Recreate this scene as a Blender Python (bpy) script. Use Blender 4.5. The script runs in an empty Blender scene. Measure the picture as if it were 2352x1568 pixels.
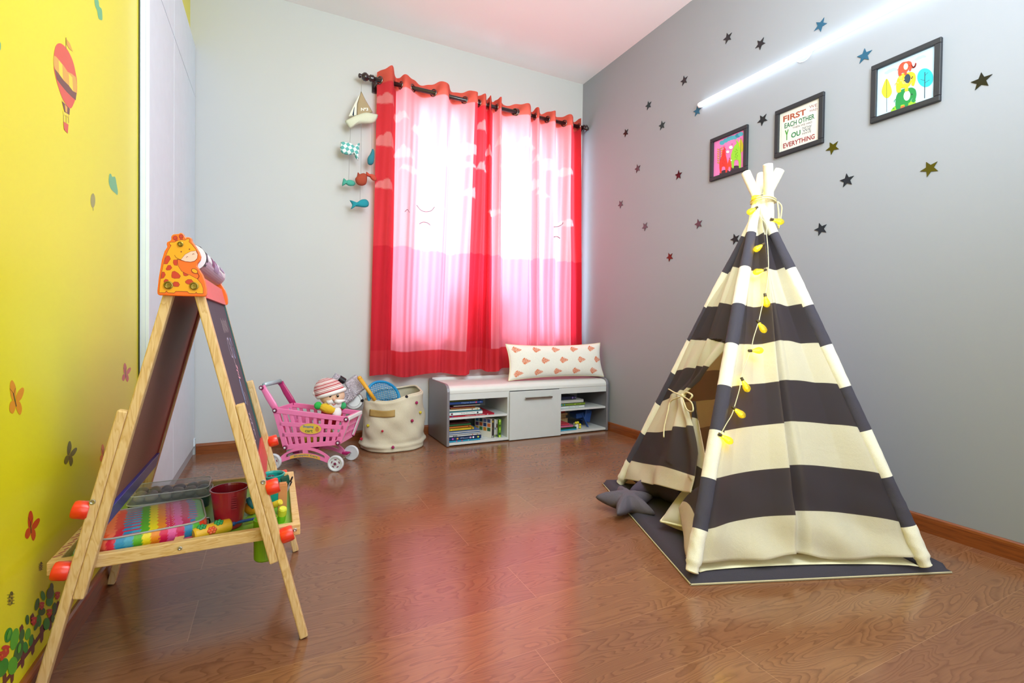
import bpy, bmesh, math, random
import numpy as np
from mathutils import Vector, Matrix
random.seed(7)
PI = math.pi
SC = bpy.context.scene
COL = SC.collection

# ------------------------------------------------------------------ camera
CAM_H, FPX, YAW, PITCH, ROLL, SHIFT = .7830, 1105.62, .4592, -.0150, .0128, 18.578
_F = np.array([math.sin(YAW)*math.cos(PITCH), math.cos(YAW)*math.cos(PITCH), math.sin(PITCH)])
_R = np.array([math.cos(YAW), -math.sin(YAW), 0.0])
_U = np.cross(_R, _F)
_R, _U = _R*math.cos(ROLL)+_U*math.sin(ROLL), -_R*math.sin(ROLL)+_U*math.cos(ROLL)
EYE = np.array([0, 0, CAM_H])
cd = bpy.data.cameras.new('camera'); cam = bpy.data.objects.new('camera', cd); COL.objects.link(cam)
cd.sensor_fit = 'HORIZONTAL'; cd.sensor_width = 36; cd.lens = FPX/2352*36
cd.shift_y = -SHIFT/2352; cd.clip_start = .02; cd.clip_end = 50
cam.matrix_world = Matrix(((_R[0], _U[0], -_F[0], 0), (_R[1], _U[1], -_F[1], 0), (_R[2], _U[2], -_F[2], CAM_H), (0, 0, 0, 1)))
SC.camera = cam

# measuring helpers: where the sight line of a photograph pixel meets a real plane
def ray(x, y): return _F*FPX + _R*(x-1176) - _U*(y-784+SHIFT)
def on(x, y, ax, v):
    d = ray(x, y); t = (v-EYE[ax])/d[ax]; return EYE+t*d
def onpl(x, y, P0, n):
    d = ray(x, y); n = np.array(n, float); return EYE + d*(((np.array(P0)-EYE)@n)/(d@n))

# ------------------------------------------------------------------ world, lights, exposure
w = bpy.data.worlds.new('world'); SC.world = w; w.use_nodes = True
w.node_tree.nodes['Background'].inputs[0].default_value = (.80, .90, 1, 1)
w.node_tree.nodes['Background'].inputs[1].default_value = 6.0
def area(name, loc, target, sx, sy, power, col=(1, 1, 1)):
    l = bpy.data.lights.new(name, 'AREA'); l.shape = 'RECTANGLE'; l.size = sx; l.size_y = sy; l.energy = power; l.color = col
    o = bpy.data.objects.new(name, l); COL.objects.link(o); o.location = loc
    d = Vector(target)-Vector(loc); o.rotation_euler = d.to_track_quat('-Z', 'Y').to_euler()
    return o
area('added_overhead_fill', (.85, .35, 2.77), (.85, .351, 0), 1.9, 1.6, 27, (.76, .89, 1))  # added soft fill from above, out of view; stands for no known lamp
area('added_upward_fill', (.9, .1, 2.05), (1.3, 2.0, 2.8), 1.2, .9, 66, (.82, .92, 1))  # unseen fill added to lift the ceiling brightness
area('added_front_fill', (1.0, -1.1, 1.3), (.95, 1, 1.15), 2.6, 2.2, 36, (.76, .89, 1))  # broad fill added behind the camera; there is no known door here
area('window_daylight', (1.47, 3.80, 1.60), (1.47, 3.0, 1.45), 1.5, 1.7, 54, (.84, .94, 1))
SC.view_settings.view_transform = 'Standard'; SC.view_settings.look = 'None'
SC.view_settings.exposure = 0.0; SC.view_settings.gamma = 1; SC.view_settings.use_curve_mapping = False
SC.cycles.use_denoising = True; SC.cycles.use_adaptive_sampling = True; SC.cycles.adaptive_threshold = .02
SC.cycles.max_bounces = 8; SC.cycles.diffuse_bounces = 4; SC.cycles.glossy_bounces = 3
SC.cycles.transmission_bounces = 6; SC.cycles.transparent_max_bounces = 8
SC.cycles.sample_clamp_indirect = 6; SC.cycles.caustics_reflective = False; SC.cycles.caustics_refractive = False

# ------------------------------------------------------------------ materials
def lin(c):
    if isinstance(c, str): c = [int(c[i:i+2], 16) for i in (0, 2, 4)]
    return tuple((v/255/12.92 if v/255 <= .04045 else ((v/255+.055)/1.055)**2.4) for v in c)+(1,)
_M = {}
class NT:
    def __init__(s, m): s.t = m.node_tree; s.n = s.t.nodes; s.b = s.n['Principled BSDF']; s.out = s.n['Material Output']
    def add(s, typ, ins=None, **kw):
        nd = s.n.new(typ)
        for k, v in kw.items(): setattr(nd, k, v)
        for k, v in (ins or {}).items():
            if hasattr(v, 'is_linked') or isinstance(v, bpy.types.NodeSocket): s.t.links.new(v, nd.inputs[k])
            else: nd.inputs[k].default_value = v
        return nd
    def math(s, op, a, b=0.0, c=None):
        i = {0: a, 1: b}
        if c is not None: i[2] = c
        return s.add('ShaderNodeMath', i, operation=op).outputs[0]
    def link(s, a, b): s.t.links.new(a, b)
    def ramp(s, fac, stops, interp='LINEAR'):
        nd = s.add('ShaderNodeValToRGB', {0: fac}); cr = nd.color_ramp; cr.interpolation = interp
        while len(cr.elements) < len(stops): cr.elements.new(.5)
        for e, (p, c) in zip(cr.elements, stops): e.position = p; e.color = c
        return nd.outputs[0]
    def mix(s, fac, a, b, blend='MIX'):
        nd = s.add('ShaderNodeMix', data_type='RGBA', blend_type=blend)
        for k, v in ((0, fac), (6, a), (7, b)):
            if isinstance(v, bpy.types.NodeSocket): s.t.links.new(v, nd.inputs[k])
            else: nd.inputs[k].default_value = v
        return nd.outputs[2]
def mat(name, col='888888', rough=.5, metal=0, kind='plain', emis=0, ecol=None, coat=0, scale=None, sheen=0, spec=.5):
    if name in _M: return _M[name]
    m = bpy.data.materials.new(name); m.use_nodes = True; _M[name] = m; g = NT(m); b = g.b
    c = lin(col); m.diffuse_color = c
    b.inputs['Base Color'].default_value = c; b.inputs['Roughness'].default_value = rough
    b.inputs['Metallic'].default_value = metal; b.inputs['Specular IOR Level'].default_value = spec
    if coat: b.inputs['Coat Weight'].default_value = coat; b.inputs['Coat Roughness'].default_value = .08
    if sheen: b.inputs['Sheen Weight'].default_value = sheen
    if emis:
        b.inputs['Emission Color'].default_value = lin(ecol or col); b.inputs['Emission Strength'].default_value = emis
        return m
    tc = g.add('ShaderNodeTexCoord').outputs['Object']
    dk = tuple(v*.86 for v in c[:3])+(1,); lt = tuple(min(1, v*1.08) for v in c[:3])+(1,)
    if kind == 'plain':
        nz = g.add('ShaderNodeTexNoise', {'Vector': tc, 'Scale': scale or 18, 'Detail': 3})
        g.link(g.mix(nz.outputs[0], tuple(v*.95 for v in c[:3])+(1,), tuple(min(1, v*1.04) for v in c[:3])+(1,)), b.inputs['Base Color'])
    elif kind == 'fabric':
        nz = g.add('ShaderNodeTexNoise', {'Vector': tc, 'Scale': scale or 220, 'Detail': 2})
        n2 = g.add('ShaderNodeTexNoise', {'Vector': tc, 'Scale': 9, 'Detail': 3})
        f = g.math('MULTIPLY_ADD', nz.outputs[0], .6, g.math('MULTIPLY', n2.outputs[0], .4))
        g.link(g.mix(f, dk, lt), b.inputs['Base Color'])
        bp = g.add('ShaderNodeBump', {'Height': f, 'Strength': .25, 'Distance': .004}); g.link(bp.outputs[0], b.inputs['Normal'])
    elif kind == 'pine':
        mp = g.add('ShaderNodeMapping', {'Vector': tc, 'Scale': (22, 22, 3)})
        nz = g.add('ShaderNodeTexNoise', {'Vector': mp.outputs[0], 'Scale': 2.2, 'Detail': 3, 'Distortion': .6})
        f = g.math('FRACT', g.math('MULTIPLY', nz.outputs[0], 7))
        r = g.ramp(f, [(0, lin('d9b27a')), (.6, lin('e2c08c')), (.85, lin('cfa468')), (1, lin('d9b27a'))])
        g.link(r, b.inputs['Base Color'])
    elif kind == 'pinex':
        mp = g.add('ShaderNodeMapping', {'Vector': tc, 'Scale': (4, 30, 30)})
        nz = g.add('ShaderNodeTexNoise', {'Vector': mp.outputs[0], 'Scale': 2.2, 'Detail': 3, 'Distortion': .6})
        f = g.math('FRACT', g.math('MULTIPLY', nz.outputs[0], 7))
        r = g.ramp(f, [(0, lin('d8b072')), (.6, lin('e2c088')), (.85, lin('cc9e5a')), (1, lin('d8b072'))])
        g.link(r, b.inputs['Base Color'])
    elif kind == 'skirting':
        mp = g.add('ShaderNodeMapping', {'Vector': tc, 'Scale': (3, 3, 60)})
        nz = g.add('ShaderNodeTexNoise', {'Vector': mp.outputs[0], 'Scale': 3, 'Detail': 4})
        g.link(g.ramp(nz.outputs[0], [(.3, lin('6b3314')), (.55, lin('8f4c1f')), (.75, lin('7a3d18'))]), b.inputs['Base Color'])
    elif kind == 'glitter':
        vo = g.add('ShaderNodeTexVoronoi', {'Vector': tc, 'Scale': 320})
        g.link(g.mix(vo.outputs['Color'], dk, (.9, .85, .95, 1)), b.inputs['Base Color'])
        bp = g.add('ShaderNodeBump', {'Height': vo.outputs['Distance'], 'Strength': .8, 'Distance': .003}); g.link(bp.outputs[0], b.inputs['Normal'])
    return m
def attr_mat(name, rough=.8, trans=0, bump=.2, sheen=0, fscale=260, gain=1.0):
    """colour from the mesh's printed pattern; trans = share of light that passes through the cloth"""
    if name in _M: return _M[name]
    m = bpy.data.materials.new(name); m.use_nodes = True; _M[name] = m; g = NT(m); b = g.b
    at = g.add('ShaderNodeAttribute', attribute_name='print')
    tc = g.add('ShaderNodeTexCoord').outputs['Object']
    nz = g.add('ShaderNodeTexNoise', {'Vector': tc, 'Scale': fscale, 'Detail': 2})
    c = g.mix(nz.outputs[0], (.86, .86, .86, 1), (1.08, 1.08, 1.08, 1)); c = g.mix(1.0, at.outputs['Color'], c, 'MULTIPLY')
    g.link(c, b.inputs['Base Color']); b.inputs['Roughness'].default_value = rough; b.inputs['Sheen Weight'].default_value = sheen
    if bump:
        n2 = g.add('ShaderNodeTexNoise', {'Vector': tc, 'Scale': 14, 'Detail': 3})
        f = g.math('MULTIPLY_ADD', n2.outputs[0], 2.0, g.math('MULTIPLY', nz.outputs[0], .3))
        bp = g.add('ShaderNodeBump', {'Height': f, 'Strength': bump, 'Distance': .006}); g.link(bp.outputs[0], b.inputs['Normal'])
    if trans:
        tr = g.add('ShaderNodeBsdfTranslucent', {'Color': c})
        mx = g.add('ShaderNodeMixShader', {0: trans, 1: b.outputs[0], 2: tr.outputs[0]})
        g.link(mx.outputs[0], g.out.inputs[0])
    return m
def clear_mat(name, col, amount=.75, rough=.05, emis=0):
    if name in _M: return _M[name]
    m = bpy.data.materials.new(name); m.use_nodes = True; _M[name] = m; g = NT(m); b = g.b
    b.inputs['Base Color'].default_value = lin(col); b.inputs['Roughness'].default_value = rough
    if emis: b.inputs['Emission Color'].default_value = lin(col); b.inputs['Emission Strength'].default_value = emis
    tr = g.add('ShaderNodeBsdfTransparent', {'Color': lin(col)})
    mx = g.add('ShaderNodeMixShader', {0: amount, 1: b.outputs[0], 2: tr.outputs[0]}); g.link(mx.outputs[0], g.out.inputs[0])
    return m
def floor_mat():
    m = bpy.data.materials.new('laminate_floor'); m.use_nodes = True; g = NT(m); b = g.b
    tc = g.add('ShaderNodeTexCoord').outputs['Object']
    sx = g.add('ShaderNodeSeparateXYZ', {0: tc}); x, y = sx.outputs[0], sx.outputs[1]
    W, L = .1955, 1.22
    r = g.math('DIVIDE', g.math('SUBTRACT', y, .615-W*40), W); row = g.math('FLOOR', r); fy = g.math('FRACT', r)
    odd = g.math('MODULO', row, 2.0)
    wn = g.add('ShaderNodeTexWhiteNoise', {'W': row}, noise_dimensions='1D')
    off = g.math('ADD', g.math('MULTIPLY', odd, -.45), g.math('MULTIPLY', g.math('SUBTRACT', wn.outputs[0], .5), .16))
    q = g.math('DIVIDE', g.math('ADD', g.math('SUBTRACT', x, off), L*20-1.07), L); ci = g.math('FLOOR', q); fx = g.math('FRACT', q)
    cid = g.add('ShaderNodeCombineXYZ', {0: row, 1: ci, 2: 3.3}).outputs[0]
    rnd = g.add('ShaderNodeTexWhiteNoise', {'Vector': cid}, noise_dimensions='3D'); rc = rnd.outputs['Color']
    rs = g.add('ShaderNodeSeparateXYZ', {0: rc})
    # grain: contour lines of a stretched noise, shifted per plank
    base = g.add('ShaderNodeCombineXYZ', {0: g.math('MULTIPLY_ADD', x, 1.05, g.math('MULTIPLY', rs.outputs[0], 37)), 1: g.math('MULTIPLY_ADD', y, 5.2, g.math('MULTIPLY', rs.outputs[1], 53)), 2: g.math('MULTIPLY', rs.outputs[2], 19)}).outputs[0]
    nz = g.add('ShaderNodeTexNoise', {'Vector': base, 'Scale': 2.1, 'Detail': 2.2, 'Roughness': .42, 'Distortion': .5})
    wob = g.add('ShaderNodeTexNoise', {'Vector': tc, 'Scale': 45, 'Detail': 2})
    ct = g.math('ADD', g.math('MULTIPLY', nz.outputs[0], 30), g.math('MULTIPLY', wob.outputs[0], .55))
    fr_ = g.math('FRACT', ct); tri2 = g.math('SUBTRACT', 1.0, g.math('POWER', fr_, 2.6))
    tri2 = g.math('MAXIMUM', tri2, g.math('SUBTRACT', 1.0, g.math('DIVIDE', g.math('SUBTRACT', 1.0, fr_), .12)))
    fib_v = g.add('ShaderNodeMapping', {'Vector': tc, 'Scale': (14, 260, 1)}).outputs[0]
    fib = g.add('ShaderNodeTexNoise', {'Vector': fib_v, 'Scale': 1.0, 'Detail': 3})
    big = g.add('ShaderNodeTexNoise', {'Vector': base, 'Scale': .9, 'Detail': 2})
    light = g.mix(rnd.outputs['Value'], lin('7c5341'), lin('906444'))
    light = g.mix(g.math('MULTIPLY', big.outputs[0], .6), light, lin('9e6a42'))
    dark = g.mix(rs.outputs[1], lin('56301f'), lin('683d28'))
    col = g.mix(g.math('MULTIPLY', g.math('SUBTRACT', 1.0, tri2), .70), light, dark)
    col = g.mix(g.math('MULTIPLY', g.math('SUBTRACT', fib.outputs[0], .25), .6), col, lin('6e4030'))
    def edge(f, wd): return g.math('LESS_THAN', g.math('MINIMUM', f, g.math('SUBTRACT', 1.0, f)), wd)
    seam = g.math('MAXIMUM', edge(fy, .0035), edge(fx, .0007))
    col = g.mix(g.math('MULTIPLY', seam, .45), col, lin('b98c68'))
    g.link(col, b.inputs['Base Color'])
    ro = g.math('MULTIPLY_ADD', fib.outputs[0], .10, .125); g.link(ro, b.inputs['Roughness'])
    b.inputs['Specular IOR Level'].default_value = .75
    h = g.math('SUBTRACT', g.math('MULTIPLY', fib.outputs[0], .25), seam)
    bp = g.add('ShaderNodeBump', {'Height': h, 'Strength': .08, 'Distance': .002}); g.link(bp.outputs[0], b.inputs['Normal'])
    return m
def wall_mat(name, col, rough=.85, spec=.3, coat=0):
    m = bpy.data.materials.new(name); m.use_nodes = True; _M[name] = m; g = NT(m); b = g.b
    tc = g.add('ShaderNodeTexCoord').outputs['Object']
    nz = g.add('ShaderNodeTexNoise', {'Vector': tc, 'Scale': 90, 'Detail': 3}); n2 = g.add('ShaderNodeTexNoise', {'Vector': tc, 'Scale': 1.4, 'Detail': 2})
    c = lin(col)
    g.link(g.mix(n2.outputs[0], tuple(v*.97 for v in c[:3])+(1,), tuple(min(1, v*1.03) for v in c[:3])+(1,)), b.inputs['Base Color'])
    b.inputs['Roughness'].default_value = rough; b.inputs['Specular IOR Level'].default_value = spec
    if coat: b.inputs['Coat Weight'].default_value = coat; b.inputs['Coat Roughness'].default_value = .16
    bp = g.add('ShaderNodeBump', {'Height': nz.outputs[0], 'Strength': .06, 'Distance': .002}); g.link(bp.outputs[0], b.inputs['Normal'])
    return m

# ------------------------------------------------------------------ mesh building
def V(*a): return np.array(a if len(a) > 1 else a[0], float)
def unit(v): v = np.array(v, float); return v/max(1e-9, np.linalg.norm(v))
def frame_of(d, up=(0, 0, 1)):
    d = unit(d); u = np.cross(up, d)
    if np.linalg.norm(u) < 1e-4: u = np.cross((1, 0, 0), d)
    u = unit(u); return u, np.cross(d, u), d
class MB:
    def __init__(s, m=None): s.v = []; s.f = []; s.mi = []; s.mats = []; s.c = None; s.use(m) if m else None; s.pc = {}
    def use(s, m):
        if m not in s.mats: s.mats.append(m)
        s.c = s.mats.index(m); return s
    def raw(s, vs, fs):
        n = len(s.v); s.v += [tuple(map(float, p)) for p in vs]
        for f in fs: s.f.append([n+i for i in f]); s.mi.append(s.c or 0)
        return s
    def box(s, x0, x1, y0, y1, z0, z1):
        return s.raw([(x, y, z) for z in (z0, z1) for y in (y0, y1) for x in (x0, x1)], [(0, 2, 3, 1), (4, 5, 7, 6), (0, 1, 5, 4), (2, 6, 7, 3), (0, 4, 6, 2), (1, 3, 7, 5)])
    def obox(s, c, a, b, d):
        c, a, b, d = V(c), V(a), V(b), V(d)
        return s.raw([c+i*a+j*b+k*d for k in (-1, 1) for j in (-1, 1) for i in (-1, 1)], [(0, 2, 3, 1), (4, 5, 7, 6), (0, 1, 5, 4), (2, 6, 7, 3), (0, 4, 6, 2), (1, 3, 7, 5)])
    def tube(s, pts, r, seg=12, caps=True, flat=1.0, up=(0, 0, 1)):
        pts = [V(p) for p in pts]; n = len(pts); rs = r if hasattr(r, '__len__') else [r]*n; vs = []; u0 = None
        for i, p in enumerate(pts):
            d = pts[min(i+1, n-1)]-pts[max(i-1, 0)]
            u, w_, d = frame_of(d, up)
            if u0 is not None:
                u = unit(u0-d*(u0@d)); w_ = np.cross(d, u)
            u0 = u
            for k in range(seg):
                a = 2*PI*k/seg; vs.append(p+rs[i]*(math.cos(a)*u+math.sin(a)*w_*flat))
        fs = [(i*seg+k, i*seg+(k+1) % seg, (i+1)*seg+(k+1) % seg, (i+1)*seg+k) for i in range(n-1) for k in range(seg)]
        if caps: fs += [tuple(range(seg-1, -1, -1)), tuple((n-1)*seg+k for k in range(seg))]
        return s.raw(vs, fs)
    def lathe(s, prof, o, ax=(0, 0, 1), seg=24, caps=True):
        o = V(o); u, w_, d = frame_of(ax); vs = []
        for r, h in prof:
            for k in range(seg):
                a = 2*PI*k/seg; vs.append(o+d*h+max(r, 1e-5)*(math.cos(a)*u+math.sin(a)*w_))
        n = len(prof); fs = [(i*seg+k, i*seg+(k+1) % seg, (i+1)*seg+(k+1) % seg, (i+1)*seg+k) for i in range(n-1) for k in range(seg)]
        if caps: fs += [tuple(range(seg-1, -1, -1)), tuple((n-1)*seg+k for k in range(seg))]
        return s.raw(vs, fs)
    def prism(s, poly, o, u, v_, nrm, depth):
        o, u, v_, nrm = V(o), V(u), V(v_), V(nrm); n = len(poly)
        vs = [o+a*u+b*v_ for a, b in poly]+[o+a*u+b*v_+nrm*depth for a, b in poly]
        fs = [tuple(range(n-1, -1, -1)), tuple(range(n, 2*n))]+[(i, (i+1) % n, n+(i+1) % n, n+i) for i in range(n)]
        return s.raw(vs, fs)
    def poly(s, pts): return s.raw(pts, [tuple(range(len(pts)))])
    def grid(s, fn, nu, nv, cu=False, two=None, col=None):
        n0 = len(s.v); vs = []
        for j in range(nv):
            for i in range(nu):
                a = i/(nu if cu else nu-1); b = j/(nv-1); vs.append(fn(a, b))
                if col: s.pc[n0+j*nu+i] = col(a, b)
        mi = nu if cu else nu-1
        return s.raw(vs, [(j*nu+i, j*nu+(i+1) % nu, (j+1)*nu+(i+1) % nu, (j+1)*nu+i) for j in range(nv-1) for i in range(mi)])
    def ball(s, c, r, ax=None, nu=20, nv=12, fn=None, col=None):
        c = V(c); r = V(r) if hasattr(r, '__len__') else V(r, r, r); A = np.array(ax, float) if ax is not None else np.eye(3)
        def P(a, b):
            th = PI*b; p = V(math.sin(th)*math.cos(2*PI*a), math.sin(th)*math.sin(2*PI*a), math.cos(th))
            k = fn(p) if fn else 1
            return c+(p*r*k)@A
        s.grid(P, nu, nv, True, col=col); return s
    def build(s, name, parent=None, m=None, smooth=False, bevel=0, loc=None, sub=0, weld=False, solid=0):
        if m is not None: s.mats = [m]; s.mi = [0]*len(s.f)
        base = V(0, 0, 0)
        if parent is not None: base = V(parent.get('_b', (0, 0, 0)))
        elif loc is not None: base = V(loc)
        me = bpy.data.meshes.new(name); vv = [tuple(V(p)-base) for p in s.v]
        me.from_pydata(vv, [], s.f)
        for mm in s.mats: me.materials.append(mm)
        me.polygons.foreach_set('material_index', s.mi)
        if s.pc:
            at = me.color_attributes.new('print', 'FLOAT_COLOR', 'POINT'); arr = np.ones((len(vv), 4), 'f')
            for k, c in s.pc.items(): arr[k, :3] = c[:3]
            at.data.foreach_set('color', arr.ravel())
        bm = bmesh.new(); bm.from_mesh(me)
        if weld: bmesh.ops.remove_doubles(bm, verts=bm.verts, dist=1e-5)
        bmesh.ops.recalc_face_normals(bm, faces=bm.faces)
        bm.to_mesh(me); bm.free()
        if smooth: me.polygons.foreach_set('use_smooth', [True]*len(me.polygons))
        if smooth == 'a': me.set_sharp_from_angle(angle=.6)
        me.update()
        o = bpy.data.objects.new(name, me); COL.objects.link(o)
        if parent is not None: o.parent = parent; o['_b'] = list(base)
        else: o.location = base; o['_b'] = list(base)
        if solid: md = o.modifiers.new('s', 'SOLIDIFY'); md.thickness = solid; md.offset = 0
        if bevel: md = o.modifiers.new('b', 'BEVEL'); md.width = bevel; md.segments = 2; md.limit_method = 'ANGLE'
        if sub: md = o.modifiers.new('u', 'SUBSURF'); md.levels = sub; md.render_levels = sub
        return o
def thing(name, label, cat, loc=(0, 0, 0), group=None):
    o = bpy.data.objects.new(name, None); COL.objects.link(o); o.location = loc; o['_b'] = list(map(float, loc))
    o.empty_display_size = .05
    return tag(o, label, cat, group)
def tag(o, label, cat, group=None):
    o['label'] = label; o['category'] = cat
    if group: o['group'] = group
    return o
def struct(o): o['kind'] = 'structure'; return o
def lab(o, l): o['label'] = l; return o
_T = {}
def text2d(st, size, bold=0.0, font_sx=1.0):
    k = (st, bold)
    if k not in _T:
        cu = bpy.data.curves.new('t', 'FONT'); cu.body = st; cu.size = 1; cu.align_x = 'LEFT'; cu.offset = bold; cu.resolution_u = 3
        ob = bpy.data.objects.new('t', cu); COL.objects.link(ob)
        dg = bpy.context.evaluated_depsgraph_get(); me = ob.evaluated_get(dg).to_mesh()
        vs = np.array([v.co[:2] for v in me.vertices]) if len(me.vertices) else np.zeros((1, 2)); fs = [tuple(p.vertices) for p in me.polygons]
        ob.evaluated_get(dg).to_mesh_clear(); bpy.data.objects.remove(ob); bpy.data.curves.remove(cu)
        mn = vs.min(0); mx = vs.max(0); vs = (vs-mn)/max(1e-6, (mx-mn)[1]); _T[k] = (vs, fs)
    return _T[k]
class Art:
    """flat printed shapes laid in thin layers; P(x, y, h) gives the point at height h above the surface"""
    def __init__(s, P, h0=.0003, dh=.00003): s.P = P; s.h = h0; s.dh = dh; s.mb = MB()
    def _l(s): s.h += s.dh; return s.h
    def poly(s, pts, m, smooth=0):
        if smooth: pts = cat_closed(pts, smooth)
        h = s._l(); s.mb.use(m).poly([s.P(a, b, h) for a, b in pts]); return s
    def ell(s, cx, cy, rx, ry, m, rot=0, n=24, a0=0, a1=2*PI):
        c, q = math.cos(rot), math.sin(rot)
        return s.poly([(cx+rx*math.cos(t)*c-ry*math.sin(t)*q, cy+rx*math.cos(t)*q+ry*math.sin(t)*c) for t in [a0+(a1-a0)*i/(n-1 if a1-a0 < 6.2 else n) for i in range(n)]], m)
    def line(s, pts, w_, m, smooth=0, closed=False):
        if smooth: pts = (cat_closed if closed else cat_open)(pts, smooth)
        if closed: pts = list(pts)+[pts[0]]
        h = s._l(); s.mb.use(m)
        for (a, b), (c, d) in zip(pts, pts[1:]):
            L = math.hypot(c-a, d-b) or 1e-6; nx, ny = -(d-b)/L*w_/2, (c-a)/L*w_/2; ex, ey = (c-a)/L*w_*.2, (d-b)/L*w_*.2
            s.mb.poly([s.P(p, q, h) for p, q in ((a+nx-ex, b+ny-ey), (a-nx-ex, b-ny-ey), (c-nx+ex, d-ny+ey), (c+nx+ex, d+ny+ey))])
        return s
    def text(s, st, x, y, w_, hgt, m, bold=.0, map2=None):
        vs, fs = text2d(st, 1, bold); W = vs[:, 0].max(); h = s._l(); s.mb.use(m)
        s.mb.raw([s.P(*(map2(a/W, b) if map2 else (x+a/W*w_, y+b*hgt)), h) for a, b in vs], fs); return s
    def build(s, *a, **k): return s.mb.build(*a, **k)
def _cr(p0, p1, p2, p3, t):
    return tuple(.5*((2*p1[i])+(-p0[i]+p2[i])*t+(2*p0[i]-5*p1[i]+4*p2[i]-p3[i])*t*t+(-p0[i]+3*p1[i]-3*p2[i]+p3[i])*t**3) for i in range(len(p1)))
def cat_closed(p, k):
    n = len(p); return [_cr(p[i-1], p[i], p[(i+1) % n], p[(i+2) % n], j/k) for i in range(n) for j in range(k)]
def cat_open(p, k):
    n = len(p); out = []
    for i in range(n-1):
        for j in range(k): out.append(_cr(p[max(0, i-1)], p[i], p[i+1], p[min(n-1, i+2)], j/k))
    return out+[tuple(p[-1])]
# common materials
pine = mat('pine', kind='pine', rough=.5); pinex = mat('pine_long', kind='pinex', rough=.5)
steel = mat('steel', 'b8b4a8', .3, 1); black = mat('black_plastic', '1c1c20', .4); white = mat('white_plastic', 'ececec', .4)
cream_cloth = mat('cream_cloth', 'e9dfbd', .9, kind='fabric')

# ================================================================== the room
XL, XR, YB, YF, HC = -.45, 2.2946, 3.3678, -1.25, 2.8
m_white = wall_mat('white_wall', 'c6c7c6'); m_grey = wall_mat('grey_wall', '95989f', .8, .3)
m_ceil = wall_mat('ceiling_white', 'f2f0f0'); m_front = wall_mat('front_wall_paint', 'dedcd6')
m_yel = wall_mat('yellow_mural', 'ebe01c', .36, .4, coat=.18); m_sk = mat('skirting_wood', kind='skirting', rough=.3, coat=.3)
struct(MB(floor_mat()).box(XL-.6, XR+.2, YF-.1, YB+.2, -.06, 0).build('floor'))
struct(MB(m_ceil).box(XL-.6, XR+.2, YF-.1, YB+.2, HC, HC+.08).build('ceiling'))
WX0, WX1, WZ0, WZ1 = .76, 2.225, .70, 2.34
b = MB(m_white).box(XL-.6, WX0, YB, YB+.2, 0, HC).box(WX1, XR+.2, YB, YB+.2, 0, HC).box(WX0, WX1, YB, YB+.2, 0, WZ0).box(WX0, WX1, YB, YB+.2, WZ1, HC)
struct(b.build('wall_back'))
struct(MB(m_grey).box(XR, XR+.15, YF, YB, 0, HC).build('wall_right'))
struct(MB(m_front).box(XL-.6, XR+.15, YF-.1, YF, 0, HC).build('wall_front'))
YW = 2.205
wl = struct(MB(m_yel).box(XL-.15, XL, YF, YW, 0, HC).box(XL-.6, XL+.005, YW, YB, 2.405, HC).box(XL-.62, XL-.5, YW, YB, 0, 2.405).build('wall_left'))
struct(MB(mat('shadow_gap', '3c3a18', .7)).box(XL-.02, XL+.004, YW, YW+.006, 0, 2.405).build('gap_shade_strip'))  # dark strip painted in for the shade between yellow wall and wardrobe
def skirt(name, p, q, nrm):
    prof = [(0, 0), (.0135, 0), (.0135, .052), (.011, .060), (.006, .064), (0, .064)]
    p, q = V(p), V(q); d = q-p; L = np.linalg.norm(d); d = d/L
    struct(MB(m_sk).prism(prof, p, nrm, (0, 0, 1), d, L).build(name))
skirt('baseboard_back', (-.41, YB, 0), (XR, YB, 0), (0, -1, 0))
skirt('baseboard_right', (XR, YF, 0), (XR, YB-.014, 0), (-1, 0, 0))
skirt('baseboard_left', (XL, YF, 0), (XL, YW, 0), (1, 0, 0))
# window behind the curtains
wf = mat('window_frame_paint', 'f0f0f0', .4)
wn = MB(wf)
yw0, yw1 = YB+.10, YB+.15
wn.box(WX0, WX0+.05, yw0, yw1, WZ0, WZ1).box(WX1-.05, WX1, yw0, yw1, WZ0, WZ1).box(WX0, WX1, yw0, yw1, WZ0, WZ0+.05).box(WX0, WX1, yw0, yw1, WZ1-.05, WZ1)
wn.box(1.44, 1.50, yw0, yw1, WZ0, WZ1).box(1.15, 1.66, yw0-.02, yw1, WZ0+.05, 1.02)
win = struct(wn.build('window_1', bevel=.003))
MB(clear_mat('window_glass', 'f4fbff', .9, .02)).box(WX0+.05, WX1-.05, yw0+.02, yw0+.026, WZ0+.05, WZ1-.05).build('glass', win)
sill = struct(MB(wf).box(WX0, WX1, YB-.01, YB+.10, WZ0-.02, WZ0+.004).build('trim_2', bevel=.002))

# ---- mural prints on the yellow wall (flat pattern lying on it)
def PW(sc=1, ox=0, oy=0):
    def P(x, y, h):
        return on(ox+x/sc, oy+y/sc, 0, XL)+V(h, 0, 0)
    return P
def pm(col, rough=.42): return mat('print_'+col, col, rough, coat=.25)
a = Art(PW(2.064))
a.poly([(262, 222), (278, 205), (298, 212), (322, 240), (345, 290), (357, 340), (365, 395), (362, 450), (345, 500), (330, 513), (302, 480), (280, 425), (258, 345), (253, 280)], pm('e0503a'), 3)
a.poly([(253, 262), (265, 268), (280, 285), (300, 310), (320, 340), (340, 350), (358, 365), (365, 400), (362, 445), (345, 445), (325, 420), (300, 385), (280, 360), (262, 330), (254, 310)], pm('e2a83c'))
for x in (280, 328): a.poly([(x-3, 285+(x-280)*1.3), (x+14, 305+(x-280)*1.3), (x+18, 385+(x-280)*1.1), (x, 365+(x-280)*1.1)], pm('eedb2e'))
a.poly([(258, 325), (275, 345), (300, 380), (325, 405), (345, 432), (362, 440), (358, 475), (340, 460), (315, 435), (290, 405), (268, 375)], pm('6d3630'))
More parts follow.
